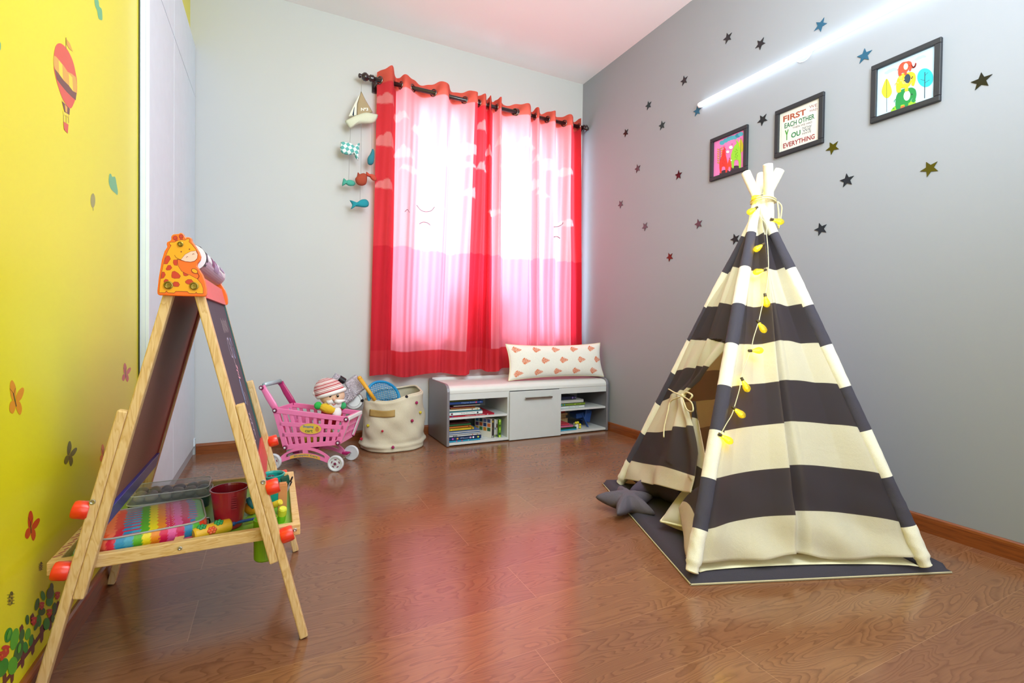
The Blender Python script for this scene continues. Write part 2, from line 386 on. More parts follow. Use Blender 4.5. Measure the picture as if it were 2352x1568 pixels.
a.line([(312, 178), (312, 232)], 3, pm('a8702c')); a.poly([(315, 185), (330, 205), (345, 245), (328, 232), (315, 210)], pm('e0a030'))
a.poly([(292, 478), (330, 515), (328, 545), (305, 530)], pm('6d3630')); a.poly([(306, 495), (318, 507), (317, 535), (309, 528)], pm('e2a83c'))
a.poly([(296, 525), (328, 545), (326, 558), (298, 540)], pm('eedb2e'))
for x in (300, 312, 323): a.line([(x, 545), (x+1, 582)], 1.5, pm('a8702c'))
a.poly([(299, 575), (323, 590), (320, 632), (303, 615)], pm('d8503a'))
a.build('balloon_print', wl)
a = Art(PW(2.064)); g_ = pm('63b47c')
a.poly([(447, -20), (466, 2), (470, 30), (482, 45), (485, 90), (478, 95), (466, 85), (460, 50), (450, 25)], g_, 3); a.build('cloud_print', wl)
a = Art(PW(2.064)); a.poly([(518, 826), (526, 825), (532, 838), (545, 838), (552, 870), (558, 905), (556, 924), (546, 915), (534, 905), (522, 888), (515, 860)], g_, 3); a.build('cloud_print', wl)
a = Art(PW(2.064)); a.poly([(-20, 180), (0, 200), (3, 215), (0, 238), (-20, 240)], g_, 3); a.build('cloud_print', wl)
a = Art(PW(2.064)); a.ell(440, 950, 11, 34, pm('a09a52')); a.line([(441, 982), (441, 998)], 2.5, pm('a09a52')); a.build('small_balloon_print', wl)
def butterfly(cx, cy, s, col, rot=0, body='5a3a20'):
    a = Art(PW()); m = pm(col); c, q = math.cos(rot), math.sin(rot)
    def R(x, y): return (cx+(x*c-y*q)*s, cy+(x*q+y*c)*s)
    for pts in ([(0, 4), (-3, -14), (-1, -32), (4, -36), (9, -22), (7, -4)], [(7, -2), (14, -14), (22, -20), (25, -14), (18, 2), (8, 8)],
                [(0, 4), (-6, 10), (-8, 24), (-2, 30), (4, 20), (5, 8)], [(6, 6), (14, 8), (17, 22), (12, 34), (6, 22)]):
        a.poly([R(*p) for p in pts], m, 3)
    a.line([R(3, -10), R(6, 16)], 2.2*s, pm(body)); a.line([R(3, -10), R(-3, -20)], .8*s, pm(body)); a.line([R(4, -10), R(8, -20)], .8*s, pm(body))
    a.build('butterfly_print', wl)
butterfly(28, 915, 1.15, 'e8901c', -.1); butterfly(155, 1042, .82, '6f6a2c', .1); butterfly(285, 856, .62, 'd4554a')
butterfly(66, 1208, .98, 'd8421c', .05); butterfly(234, 1042, .6, 'e88a2a')
def bug(cx, cy, s):
    a = Art(PW()); m = pm('5c5a18'); a.ell(cx, cy, 5*s, 12*s, pm('b8a020'), .15)
    for dx, dy in ((-2, -6), (2, -3), (-2, 2), (2, 6)): a.ell(cx+dx*s, cy+dy*s, 1.7*s, 2.8*s, m)
    for k in range(4): a.line([(cx-7*s, cy-9*s+k*6*s), (cx+7*s, cy-11*s+k*6*s)], 1*s, m)
    a.ell(cx+1.5*s, cy-12*s, 3*s, 4*s, m); a.build('beetle_print', wl)
bug(24, 1377, 1.2); bug(93, 1302, .75); bug(186, 1178, .6)
a = Art(PW(4.26, 0, 1200)); G1, G2, G3, BR, RD = pm('2f8f2c'), pm('5cae28'), pm('3c6a2c'), pm('6d2f2a'), pm('d23a2c')
a.line([(-20, 1640), (210, 1350), (330, 1190), (430, 1040), (560, 840), (640, 720)], 30, BR)
for x, y, h in ((40, 1470, 150), (115, 1440, 140), (218, 1270, 160), (318, 1140, 160), (405, 1010, 170), (487, 900, 160), (560, 780, 150), (310, 900, 100), (205, 1010, 90)):
    a.poly([(x-18, y+20), (x+8, y-20), (x+22, y+10), (x+16, y+h-40), (x-4, y+h), (x-14, y+h-20)], BR)
for i, (x, y, rx, ry, r) in enumerate(((80, 1100, 36, 75, .25), (140, 1140, 38, 110, .2), (180, 1260, 40, 120, .3), (20, 1420, 50, 100, .4), (120, 1400, 45, 90, .2), (210, 1100, 24, 60, .2), (245, 1220, 26, 55, 0), (268, 1090, 26, 60, .2), (300, 1150, 20, 60, .2),
        (358, 800, 20, 62, .2), (416, 715, 22, 48, -.2), (404, 870, 34, 40, .5), (480, 770, 34, 50, .2), (526, 840, 20, 60, .1), (450, 990, 32, 60, .1), (262, 950, 18, 48, 0), (375, 960, 24, 60, 0), (350, 1010, 16, 50, .4), (500, 720, 22, 60, .2), (510, 940, 18, 40, 0))):
    a.ell(x, y, rx, ry, (G1, G3, G2)[(i*2) % 3 if i < 8 else i % 2], r)
a.ell(484, 690, 34, 60, pm('4c5a34'), .25); a.ell(500, 630, 18, 40, pm('4c5a34')); a.ell(78, 1100, 14, 50, G2, .3); a.ell(182, 1230, 14, 50, G2, .2)
for x, y, s in ((48, 1250, 52), (400, 810, 34), (475, 880, 36), (322, 960, 38), (552, 710, 34), (5, 1300, 40)):
    for k in range(5):
        t = k*1.256+.3; a.ell(x+math.cos(t)*s*.32, y+math.sin(t)*s*.75, s*.34, s*.62, RD, t*.3)
    a.ell(x, y, s*.15, s*.3, pm('e8782c'))
a.build('flower_fence_print', wl)

# ================================================================== wardrobe
wm = mat('wardrobe_laminate', 'dce6ee', .6); gap = mat('door_gap', '8c8e94', .6)
W = thing('wardrobe', 'tall white built-in wardrobe standing between the yellow wall and the back wall', 'wardrobe', (-.6, 2.8, 0))
xf = -.4185
MB(wm).box(-.92, xf-.012, YW+.007, YB-.003, .05, 2.39).build('carcass', W)
MB(mat('plinth_paint', 'b4b6ba', .5)).box(-.9, xf-.008, YW+.012, YB-.008, 0, .05).build('plinth', W)
def door(y0, y1, z0, z1): MB(wm).box(xf-.012, xf, y0, y1, z0, z1).build('door', W, bevel=.0015)
for y0, y1 in ((YW+.009, 2.699), (2.703, YB-.006)):
    door(y0, y1, .052, 2.094); door(y0, y1, 2.099, 2.388)
MB(wm).box(xf-.02, xf+.006, YB-.034, YB-.004, .055, .10).build('corner_block', W, bevel=.001)

# ================================================================== LED tube on the right wall
L = thing('tube_light', 'long glowing white tube light on the grey wall above the framed pictures', 'lamp', (XR, 1.5, 2.12))
zl = 2.1195
MB(mat('tube_housing', 'e8ecee', .4)).box(XR-.012, XR, .92, 2.112, zl-.007, zl+.010).build('housing', L, bevel=.003)
MB(mat('tube_glow', 'e4f4ff', emis=6.5, ecol='dceefa')).tube([(XR-.0165, .925, zl), (XR-.0165, 2.108, zl)], .0145, 20).build('diffuser', L, smooth=True)
for q_ in (2.106, .915): MB(white).tube([(XR-.0165, q_, zl), (XR-.0165, q_+.009, zl)], .0152, 16).build('end_cap', L)
p = [on(q[0], q[1], 0, XR-.004) for q in ((1868, 113), (1861, 127), (1850, 139), (1838, 143), (1830, 141))]
MB(mat('thin_cord', 'dfe6ea', .5)).tube(cat_open([tuple(x) for x in p], 4), .0013, 6).build('cord', L)

# ================================================================== pictures
def picture(y0, y1, z0, z1, label, artfn, paper):
    T = thing('picture_frame', label, 'picture', (XR, (y0+y1)/2, z0)); fw, x1 = .0215, XR-.017
    fm = mat('black_frame_wood', '26282e', .45, kind='fabric', scale=90)
    b = MB(fm)
    for (a0, a1, c0, c1) in ((y0, y1, z0, z0+fw), (y0, y1, z1-fw, z1), (y0, y0+fw, z0+fw, z1-fw), (y1-fw, y1, z0+fw, z1-fw)): b.box(x1, XR-.0005, a0, a1, c0, c1)
    b.build('frame', T, bevel=.0025)
    MB(paper).box(XR-.006, XR-.002, y0+fw, y1-fw, z0+fw, z1-fw).build('paper', T)
    def P(x, y, h): return on(1600+x/3.92, 60+y/3.92, 0, XR-.006)+V(-h, 0, 0)
    A = Art(P); artfn(A); A.build('artwork', T)
def pa(c): return mat('ink_'+c, c, .6)
def art_text(a):
    # corners of the lettering area, as the sheet lies on the wall
    def at(x0, y0, x1, y1, h):  # base line from (x0,y0) to (x1,y1), letters h tall
        return lambda u, v: (x0+(x1-x0)*u, y0+(y1-y0)*u-h*v)
    R, G, K, B = pa('9a4a34'), pa('1f6b48'), pa('5a4a58'), pa('8c2430')
    for st, x0, y0, x1, y1, h, m, bo in (('FIRST', 780, 866, 985, 795, 52, R, .03), ('WE', 1014, 742, 1086, 722, 26, pa('8a4c5c'), .0), ('HAD', 1020, 773, 1088, 753, 20, pa('8a4c5c'), 0),
            ('EACH OTHER', 792, 924, 1062, 832, 46, G, .02), ('THEN WE HAD', 864, 926, 1040, 870, 17, K, 0), ('NOW', 955, 930, 1036, 906, 20, pa('3a4a60'), 0), ('WE', 955, 955, 1030, 932, 21, pa('3a4a60'), 0),
            ('HAVE', 952, 978, 1032, 953, 17, K, 0), ('Y', 795, 1032, 830, 1020, 92, pa('3a8a2c'), .03), ('OU', 852, 1010, 936, 980, 48, pa('2c7a50'), .03), ('EVERYTHING', 780, 1103, 1064, 1012, 44, B, .02)):
        a.text(st, 0, 0, 1, 1, m, bo, at(x0, y0, x1, y1, h))
    for q in (((765, 812), (1100, 690)), ((1100, 690), (1100, 1025)), ((1100, 1025), (765, 1135)), ((765, 1135), (765, 812))): a.line(q, 1.2, pa('a8b4b0'))
def leaftree(a, x, y0, y1, rx, ry, cy, m):
    a.poly([(x, cy-ry), (x+rx*.6, cy-ry*.45), (x+rx, cy+ry*.35), (x+rx*.55, cy+ry*.85), (x, cy+ry), (x-rx*.55, cy+ry*.85), (x-rx, cy+ry*.35), (x-rx*.6, cy-ry*.45)], m, 4)
    a.line([(x, y0), (x, y1)], 4, pa('3a3428'))
    for k in range(9): a.line([(x-rx*.7, cy-ry*.3+k*ry*.13), (x+rx*.7, cy-ry*.36+k*ry*.13)], 1, pa('9a9a1c'))
def cloud(a, x, y, s, m, rot=-.25):
    for dx, dy, r in ((-.45, .1, .28), (-.1, 0, .34), (.3, -.05, .3), (.55, .05, .2)): a.ell(x+dx*s, y+dy*s+dx*s*rot*1.2, r*s*1.0, r*s*.55, m, rot)
def elephant(a, cx, cy, s, m, ear, dark, flip=1):
    def R(x, y): return (cx+x*s, cy+y*s-x*s*.12)
    a.poly([R(*p) for p in ((-50, 58), (-54, 20), (-46, -18), (-20, -42), (10, -44), (30, -46), (50, -34), (56, -8), (52, 14), (44, 34), (30, 26), (36, 6), (22, 30), (14, 34), (12, 58), (-6, 58), (-6, 40), (-26, 40), (-28, 58))], m, 3)
    a.ell(*R(6, -6), 17*s, 26*s, ear, .15); a.ell(*R(32, -10), 3.5*s, 4.5*s, dark)
    a.line([R(-52, 5), R(-60, 12), R(-60, 20)], 3*s, m)
def art_eleph(a):
    cloud(a, 1750, 400, 80, pa('9fd0c4')); cloud(a, 2015, 282, 72, pa('9fd0c4'))
    leaftree(a, 1713, 478, 772, 47, 88, 560, pa('c8cf2e'))
    a.ell(2060, 464, 72, 84, pa('20bcd0'), -.1); a.line([(2056, 415), (2054, 648)], 7, pa('2a3040'))
    for q in (((2056, 445), (2085, 418)), ((2055, 490), (2018, 480)), ((2055, 512), (2098, 484))): a.line(q, 4, pa('2a3040'))
    a.ell(1868, 745, 125, 62, pa('8fc42a'), -.35, a0=PI, a1=2*PI); a.ell(1868, 752, 70, 38, pa('e8642c'), -.35, a0=PI, a1=2*PI)
    for k in range(9): a.ell(1775+k*24, 742-k*9-15*math.sin(k/8*PI), 9, 8, pa('3f9a34'))
    elephant(a, 1885, 638, 1.72, pa('15803c'), pa('f1e4dc'), pa('1c2430'))
    for k in range(4): a.line([(1872, 605+k*14), (1892, 612+k*14), (1915, 596+k*14)], 2, pa('c88a84'))
    elephant(a, 1886, 492, 1.62, pa('f2b01e'), pa('203848'), pa('1c2430'))
    random.seed(3)
    for k in range(26): a.ell(1812+random.random()*120, 440+random.random()*70+12, 8, 7, pa('f8d060'))
    a.ell(1902, 473, 27, 42, pa('203848'), .1); a.ell(1947, 458, 5, 6, pa('1c2430'))
    elephant(a, 1880, 372, 1.15, pa('e2462c'), pa('f1dcb4'), pa('1c2430'))
    a.line([(1935, 345), (1950, 372), (1970, 362), (1977, 335)], 13, pa('e2462c'), 4)
def giraffe(a, x, y0, y1, s, m, spot, face=-1):
    a.poly([(x-24*s, y1), (x-30*s, y1-90*s), (x-8*s, y1-150*s), (x-2*s, y0+30*s), (x-12*s*face, y0+14*s), (x+4*s, y0), (x+24*s, y0+10*s), (x+26*s, y0+40*s), (x+30*s, y1-150*s), (x+42*s, y1-90*s), (x+40*s, y1), (x+26*s, y1), (x+22*s, y1-50*s), (x-6*s, y1-50*s), (x-10*s, y1)], m, 2)
    for k in range(9): a.ell(x+8*s+8*s*math.sin(k*2.4), y0+60*s+k*(y1-y0-120*s)/9, 4*s, 4.5*s, spot)
    a.line([(x+8*s, y0+4*s), (x+6*s, y0-14*s)], 3*s, m); a.line([(x+18*s, y0+4*s), (x+20*s, y0-14*s)], 3*s, m)
def art_gir(a):
    for x, y in ((230, 1050), (262, 1030), (290, 1015), (318, 1005), (345, 1000), (372, 985), (398, 972)): a.ell(x, y, 24, 19, pa('4aa0b4') if x % 4 else pa('2c7f98'), -.3)
    a.line([(211, 1100), (211, 1235)], 4, pa('5a3a44'))
    for k in range(7): a.ell(196, 1110+k*20, 11, 6, pa('c08a44'), .5); a.ell(226, 1098+k*20, 11, 6, pa('c08a44'), -.5)
    leaftree(a, 399, 1005, 1165, 26, 62, 1075, pa('cdbf2c'))
    a.ell(252, 1325, 46, 30, pa('3a2c38'), -.3, a0=PI, a1=2*PI); a.ell(352, 1290, 48, 34, pa('3a2c38'), -.3, a0=PI, a1=2*PI)
    giraffe(a, 236, 1090, 1318, 1.0, pa('e2342c'), pa('c82420')); giraffe(a, 350, 1035, 1272, 1.25, pa('8cc832'), pa('6ca820')); giraffe(a, 293, 1190, 1292, .5, pa('e2442c'), pa('c82420'))
    a.ell(283, 1132, 14, 12, pa('f4ecdc'), -.3); a.ell(311, 1092, 17, 15, pa('f4ecdc'), -.3); a.ell(315, 1208, 7, 6, pa('f4ecdc'))
    for x, y in ((262, 1108), (322, 1062), (300, 1190)): a.ell(x, y, 3, 4, pa('2a2030'))
picture(.9425, 1.184, 1.6675, 1.9105, 'black framed print of three stacked elephants, nearest picture to the right edge', art_eleph, mat('paper_blue', 'b4d0e6', .6))
picture(1.382, 1.624, 1.6545, 1.892, 'black framed print of red, green and grey words, between the two animal prints', art_text, mat('paper_cream', 'd2cfc8', .6))
picture(1.784, 2.030, 1.6425, 1.888, 'black framed print of giraffes on pink, just behind the tepee poles', art_gir, mat('paper_pink', 'de78b4', .6))

# ================================================================== star stickers
sm = mat('star_acrylic', '17191f', .12, .35, coat=.6); sg = mat('star_gold_reflection', '4a4512', .15, .4, coat=.6); sb = mat('star_blue_reflection', '1c5f80', .15, .4, coat=.6)  # gold and blue base colours paint reflections on black mirror stars
def star_pts(R, r, rot): return [((R if k % 2 == 0 else r)*math.cos(rot+k*PI/5), (R if k % 2 == 0 else r)*math.sin(rot+k*PI/5)) for k in range(10)]
STARS = [
 (1672, 87, .5, sm, 'black star sticker above the tube light, nearest one to the ceiling corner edge'),
 (1747, 101, .9, sm, 'dark star sticker above the tube light, between a black star and a blue-tinted star'),
 (1885, 58, 1.0, sb, 'black star sticker with a painted blue reflection just above the middle of the glowing tube light'),
 (1986, 128, .3, sb, 'black star sticker with a painted blue reflection under the tube light, beside the elephant picture'),
 (1572, 185, .45, sm, 'black star sticker up and left of the tube light end'),
 (1490, 242, .5, sm, 'black star sticker level with the tube light end, nearer the window wall'),
 (1521, 288, .4, sm, 'black star sticker below and left of the star at the tube light end'),
 (1438, 305, .6, sm, 'small black star sticker high beside the curtain rod end'),
 (1602, 255, .35, sb, 'black star sticker with a painted blue reflection touching the left end of the tube light'),
 (1752, 275, .8, sm, 'black star sticker between the giraffe picture and the word picture, above them'),
 (1913, 339, .75, sg, 'black star sticker with a painted olive reflection at the lower right corner of the word picture'),
 (2255, 186, .35, sm, 'large looking black star sticker right of the elephant picture'),
 (2136, 387, .7, sg, 'black star sticker with a painted gold reflection below the elephant picture'),
 (1946, 414, .4, sm, 'black star sticker below the olive-tinted star beside the word picture'),
 (1465, 387, .5, sm, 'small dark star sticker beside the curtain at the height of the giraffe picture'),
 (1559, 402, .3, sm, 'dark star sticker left of the giraffe picture bottom corner'),
 (1426, 469, .8, sm, 'smallest looking star sticker, nearest to the curtain edge'),
 (1482, 520, .9, sm, 'small purplish star sticker low beside the curtain, above the lowest star'),
 (1605, 514, .55, sm, 'purplish star sticker on the grey wall left of the tepee top'),
 (1689, 549, .6, sm, 'black star sticker partly beside the left slope of the tepee top'),
 (1539, 590, .75, mat('star_brown_reflection', '4a2415', .15, .4, coat=.6), 'black star sticker with a painted brown reflection, lowest of all on the grey wall'),  # brown base colour paints a reflection on a black star
 (1886, 526, .6, sm, 'black star sticker right of the tepee top, lowest on that side')]
for x, y, r, m, l in STARS:
    c = on(x, y, 0, XR)
    o = MB(m).prism([(a_, b_) for a_, b_ in star_pts(.0315, .0135, r)], (XR-.0005, c[1], c[2]), (0, -1, 0), (0, 0, 1), (-1, 0, 0), .0025).build('star_sticker', loc=(XR, c[1], c[2]))
    tag(o, l, 'wall sticker', 'star stickers on the grey wall')

# ================================================================== curtain rod and curtains
YR, ZR = 3.28, 2.4
rodm = mat('dark_rod_wood', '2a1518', .3, coat=.5)
Rd = thing('curtain_rod', 'dark turned curtain rod with carved finials above the window', 'curtain rod', (1.4, YR, ZR))
xa, xb = .585, 2.235
MB(rodm).tube([(xa, YR, ZR), (xb, YR, ZR)], .0145, 16).build('rod', Rd, smooth=True)
fin = [(.0145, 0), (.020, .004), (.024, .012), (.020, .018), (.024, .024), (.018, .032), (.014, .036), (.022, .044), (.028, .056), (.026, .068), (.016, .078), (.011, .084), (.015, .090), (.014, .098), (.006, .102)]
MB(rodm).lathe(fin, (xa, YR, ZR), (-1, 0, 0), 20).build('finial', Rd, smooth=True)
MB(rodm).lathe([(r, h*.55) for r, h in fin], (xb, YR, ZR), (1, 0, 0), 20).build('finial', Rd, smooth=True)
for x in (.60, 2.225):
    MB(rodm).box(x-.007, x+.007, YR, YB-.001, ZR-.03, ZR-.012).box(x-.016, x+.016, YB-.012, YB-.0005, ZR-.055, ZR+.03).build('bracket', Rd, bevel=.003)

clouds_l = [(.80, 1.92, .28, .05), (.28, 2.18, .10, .05), (.50, 2.12, .10, .05), (.33, 1.93, .12, .06), (.42, 1.84, .13, .03), (.72, 1.98, .2, .05), (.95, 2.02, .18, .07), (1.05, 1.72, .14, .05), (.08, 2.26, .12, .05), (.1, 1.98, .13, .07), (.1, 1.70, .12, .045), (.62, 1.60, .12, .03), (1.3, 2.1, .12, .06)]
clouds_r = [(.75, 1.96, .22, .06), (1.2, 2.06, .18, .05), (.12, 2.22, .1, .05), (.14, 1.93, .1, .05), (.30, 2.05, .12, .05), (.62, 2.12, .17, .07), (.92, 2.16, .15, .06), (1.05, 1.86, .14, .06), (.85, 1.70, .15, .04), (1.2, 1.8, .12, .05), (1.35, 2.02, .15, .05), (1.55, 2.0, .12, .05), (1.6, 1.6, .12, .04), (.45, 1.62, .15, .03)]
HEM, HEMLO, SKY, SEA, CLD, TOP = [np.array(lin(c)[:3]) for c in ('e8404a', 'dc2a3c', 'f6a2a6', 'f28c9c', 'f9b8b6', 'ee6a58')]
def curtain(plan, bx0, bx1, zb, hemL, hemR, clouds, label, zsea=1.305):
    pts = []
    for px, py, y in plan:
        q = on(px, py, 1, y); pts.append((q[0], y))
    fine = cat_open(pts, 14)
    fine = np.array(fine); seg = np.r_[0, np.cumsum(np.hypot(*np.diff(fine, axis=0).T))]; Wd = seg[-1]
    nu, nv = 380, 260
    us = np.linspace(0, Wd, nu); fx = np.interp(us, seg, fine[:, 0]); fy = np.interp(us, seg, fine[:, 1])
    x0, x1 = fine[0, 0], fine[-1, 0]
    hl = seg[hemL*14] if hemL else 0; hr = seg[len(fine)-1-hemR*14] if hemR else Wd
    zt = ZR+.058
    b = MB()
    def fn(a, bb):
        i = min(nu-1, int(round(a*(nu-1)))); z = zt+(zb-zt)*bb; k = bb**1.3
        s_ = us[i]/Wd
        xbm = bx0+(bx1-bx0)*(.35*s_+.65*(fx[i]-x0)/(x1-x0))
        x = fx[i]*(1-k)+xbm*k
        y = YR+.004*math.sin(us[i]*95+2*math.sin(z*2))*min(1, bb*5)+(fy[i]-YR)*(1-.35*k)+.010*k*math.sin(us[i]*9+1)+.004*math.sin(z*7+us[i]*5)*bb
        z += (.012*math.sin(us[i]*11))*max(0, (bb-.8)/.2)+(.030*math.exp(-((x-.690)/.045)**2)+.012*math.exp(-((x-1.05)/.10)**2))*max(0, 1-bb*14)
        return (x, y, z+(.004*math.sin(us[i]*60) if bb == 0 else 0))
    def colr(a, bb):
        u = a*Wd; z = zt+(zb-zt)*bb
        side = u < hl or u > hr
        if z < zb+.165: return HEM*.55+HEMLO*.45
        if z > zt-.085: return TOP
        base = (HEM if z > zsea else HEMLO) if side else (SKY if z > zsea+.012*math.sin(u*6) else SEA)
        for cx, cz, cw, ch in clouds:
            dx = (u-cx)/cw
            if abs(dx) < 1 and cz-.04 < z:
                top = ch*1.15*(1-abs(dx)**2.4)*(.74+.26*abs(math.cos(dx*5.2)))
                bot = -.012-.012*math.cos(dx*3)*(1-dx*dx)
                f = max(0, min(1, (z-cz-bot)/.007))*max(0, min(1, (top-(z-cz))/.007))
                base = base*(1-f)+(base*.45+CLD*.55 if side else CLD)*f
        return base
    b.grid(fn, nu, nv, col=colr)
    T = thing('curtain', label, 'curtain', (float((x0+x1)/2), YR, zb), 'printed curtains on the rod')
    b.build('fabric', T, attr_mat('curtain_cloth', .85, trans=.5, bump=.12, fscale=500), smooth=True)
    # eyelets where the rod passes through the folds
    gm = mat('eyelet_metal', '8a7a78', .25, 1)
    for i in range(len(fine)-1):
        if (fine[i, 1]-YR)*(fine[i+1, 1]-YR) <= 0 and fine[i, 1] != fine[i+1, 1]:
            d = unit([fine[i+1, 0]-fine[i, 0], fine[i+1, 1]-fine[i, 1], 0]); nrm = np.cross(d, (0, 0, 1)); c = V(fine[i, 0], YR, ZR)
            g = MB(gm); cp = [c+(math.cos(t)*d+math.sin(t)*V(0, 0, 1))*.024 for t in np.linspace(0, 2*PI, 21)]
            g.tube(cp, .0042, 8, caps=False); g.build('eyelet', T, smooth=True)
    return T, (x0, x1)
PL = [(866, 180, 3.30), (900, 158, 3.225), (910, 190, 3.335), (934, 171, 3.24), (972, 199, 3.335), (1024, 195, 3.225), (1041, 220, 3.335), (1092, 209.6, 3.225), (1097, 230, 3.31)]
PR = [(1088, 228, 3.335), (1114, 214, 3.235), (1118, 235, 3.325), (1127, 217.6, 3.235), (1132, 240, 3.33), (1151, 227, 3.225), (1158, 249, 3.335), (1214, 242, 3.225), (1220, 261, 3.335), (1237, 247, 3.235), (1243, 268, 3.33), (1274, 255, 3.23), (1279, 276, 3.33), (1313, 267, 3.23), (1318, 285, 3.33), (1335, 271, 3.245)]
CL = curtain(PL, .5735, 1.285, .437, 2, 1, clouds_l, 'left red and pink cloud print curtain, next to the hanging mobile')
CRt = curtain(PR, 1.270, 2.25, .452, 4, 2, clouds_r, 'right red and pink cloud print curtain, above the storage bench and pillow')

def birds(T, strokes, y):
    for st in strokes:
        A = Art(lambda px, py, h: on(px, py, 1, y)+V(0, -h, 0)); A.line(st, 1.6, mat('ink_bird', 'a08ca0', .8), 5)
        lab(A.build('bird_print', T), 'thin grey printed bird')
birds(CL[0], [[(930, 486), (936, 481), (940, 488)], [(957, 471), (966, 482), (977, 486), (990, 484), (998, 475)], [(963, 514), (972, 510), (982, 512), (988, 517)]], 3.222)
birds(CRt[0], [[(1272, 521), (1282, 520), (1291, 515), (1293, 511)], [(1272, 544), (1279, 543), (1286, 547)]], 3.212)
# ================================================================== hanging mobile
Mb = thing('hanging_mobile', 'cloth sailboat mobile with stuffed fish hanging from the curtain rod finial', 'mobile', (.5, 3.24, 2.2))
YM = 3.262
def mo(x, y, yy=YM): return on(760+x/4.02, 130+y/4.02, 1, yy)
def pillow(polypx, m, name, th=.014, yy=YM, parent=Mb, k=3, mats=None):
    pts = [mo(*q, yy) for q in (cat_closed(polypx, k) if k else polypx)]; c = np.mean(pts, 0); b = MB(m); n = len(pts); vs = []
    for sgn in (-1, 1):
        for f_, d_ in ((1, 0), (.86, .62), (.55, .9), (.2, 1)):
            vs += [c+(p-c)*f_+V(0, sgn*th*d_, 0) for p in pts]
    fs = []
    for s_ in (0, 1):
        o = s_*4*n
        for r_ in range(3): fs += [(o+r_*n+i, o+r_*n+(i+1) % n, o+(r_+1)*n+(i+1) % n, o+(r_+1)*n+i) for i in range(n)]
        fs.append(tuple(o+3*n+i for i in range(n)))
    b.raw(vs, fs); return b.build(name, parent, smooth=True, weld=True)
st_ = mat('grey_string', '8a8a88', .8)
def string(*q): MB(st_).tube([mo(*p) for p in q], .0012, 6).build('string', Mb)
string((283, 185), (281, 320)); string((180, 655), (176, 800)); string((170, 900), (164, 1150)); string((281, 610), (277, 1090)); string((272, 1190), (269, 1330)); string((378, 610), (376, 1090))
sail = pillow([(280, 318), (320, 400), (388, 515), (300, 540), (240, 545), (245, 430)], mat('burlap_sail', 'ab9675', .9, kind='fabric'), 'sail', .008, k=0)
pillow([(278, 320), (243, 430), (236, 545), (185, 550), (160, 556), (210, 450)], mat('cream_sail', 'e8e6d8', .9, kind='fabric'), 'small_sail', .007, k=0)
pillow([(222, 440), (210, 470), (196, 545), (212, 548)], mat('navy_stripe', '24344c', .9, kind='fabric'), 'sail_stripe', .0085, k=0)
lab(pillow([(130, 598), (160, 578), (250, 535), (330, 515), (400, 528), (436, 540), (410, 600), (360, 618), (280, 618), (225, 632), (178, 660), (150, 630)], mat('hull_cloth', 'd5d6c0', .9, kind='fabric'), 'boat_hull', .022), 'pale stuffed boat hull')
a = Art(lambda x, y, h: mo(x, y, YM-.0085)+V(0, -h, 0)); a.text('Nº3', 278, 500, 66, -28, pa('f0eee4'), .03); a.build('sail_number', sail)
def fish(pts, m, l, th=.014, yy=YM, k=3): return lab(pillow(pts, m, 'fish', th, yy, k=k), l)
def diamond_mat():
    m = bpy.data.materials.new('diamond_cloth'); m.use_nodes = True; g = NT(m)
    tc = g.add('ShaderNodeTexCoord').outputs['Object']; mp = g.add('ShaderNodeMapping', {'Vector': tc, 'Rotation': (0, .6, 0), 'Scale': (1, 0.001, 1)})
    ck = g.add('ShaderNodeTexChecker', {'Vector': mp.outputs[0], 'Scale': 48, 'Color1': lin('e6efee'), 'Color2': lin('5fb0ac')}); g.link(ck.outputs[0], g.b.inputs['Base Color']); g.b.inputs['Roughness'].default_value = .9
    return m
dm = diamond_mat()
fish([(88, 800), (98, 785), (140, 790), (190, 800), (222, 840), (236, 868), (256, 805), (266, 800), (264, 850), (256, 950), (244, 955), (232, 885), (215, 895), (170, 908), (110, 895), (86, 860)], dm, 'white and teal diamond patterned fish', .018)
fish([(385, 850), (400, 870), (402, 920), (395, 980), (370, 1002), (342, 990), (338, 940), (358, 905), (370, 880)], mat('deep_teal_cloth', '2f7f90', .9, kind='fabric'), 'dark teal fish seen end-on', .02)
fish([(118, 1122), (126, 1150), (160, 1138), (200, 1142), (226, 1168), (210, 1192), (165, 1192), (128, 1172), (104, 1195), (106, 1160)], mat('green_teal_cloth', '4aa592', .9, kind='fabric'), 'small green teal fish', .014)
fish([(248, 1068), (262, 1085), (300, 1075), (330, 1090), (334, 1140), (320, 1180), (280, 1192), (240, 1175), (224, 1130), (240, 1105)], mat('rust_cloth', 'a8452f', .9, kind='fabric', scale=60), 'rust red dotted round fish', .022)
fish([(326, 1062), (345, 1082), (385, 1085), (415, 1108), (424, 1138), (410, 1148), (380, 1138), (352, 1105), (328, 1100)], mat('red_cloth', 'c04a38', .9, kind='fabric'), 'small plain red fish', .013)
fish([(172, 1325), (205, 1340), (240, 1345), (280, 1320), (325, 1318), (350, 1345), (345, 1380), (310, 1392), (255, 1385), (215, 1385), (184, 1410), (196, 1368)], mat('blue_teal_cloth', '1f8f9f', .9, kind='fabric'), 'bright blue teal fish, lowest of the mobile', .016)

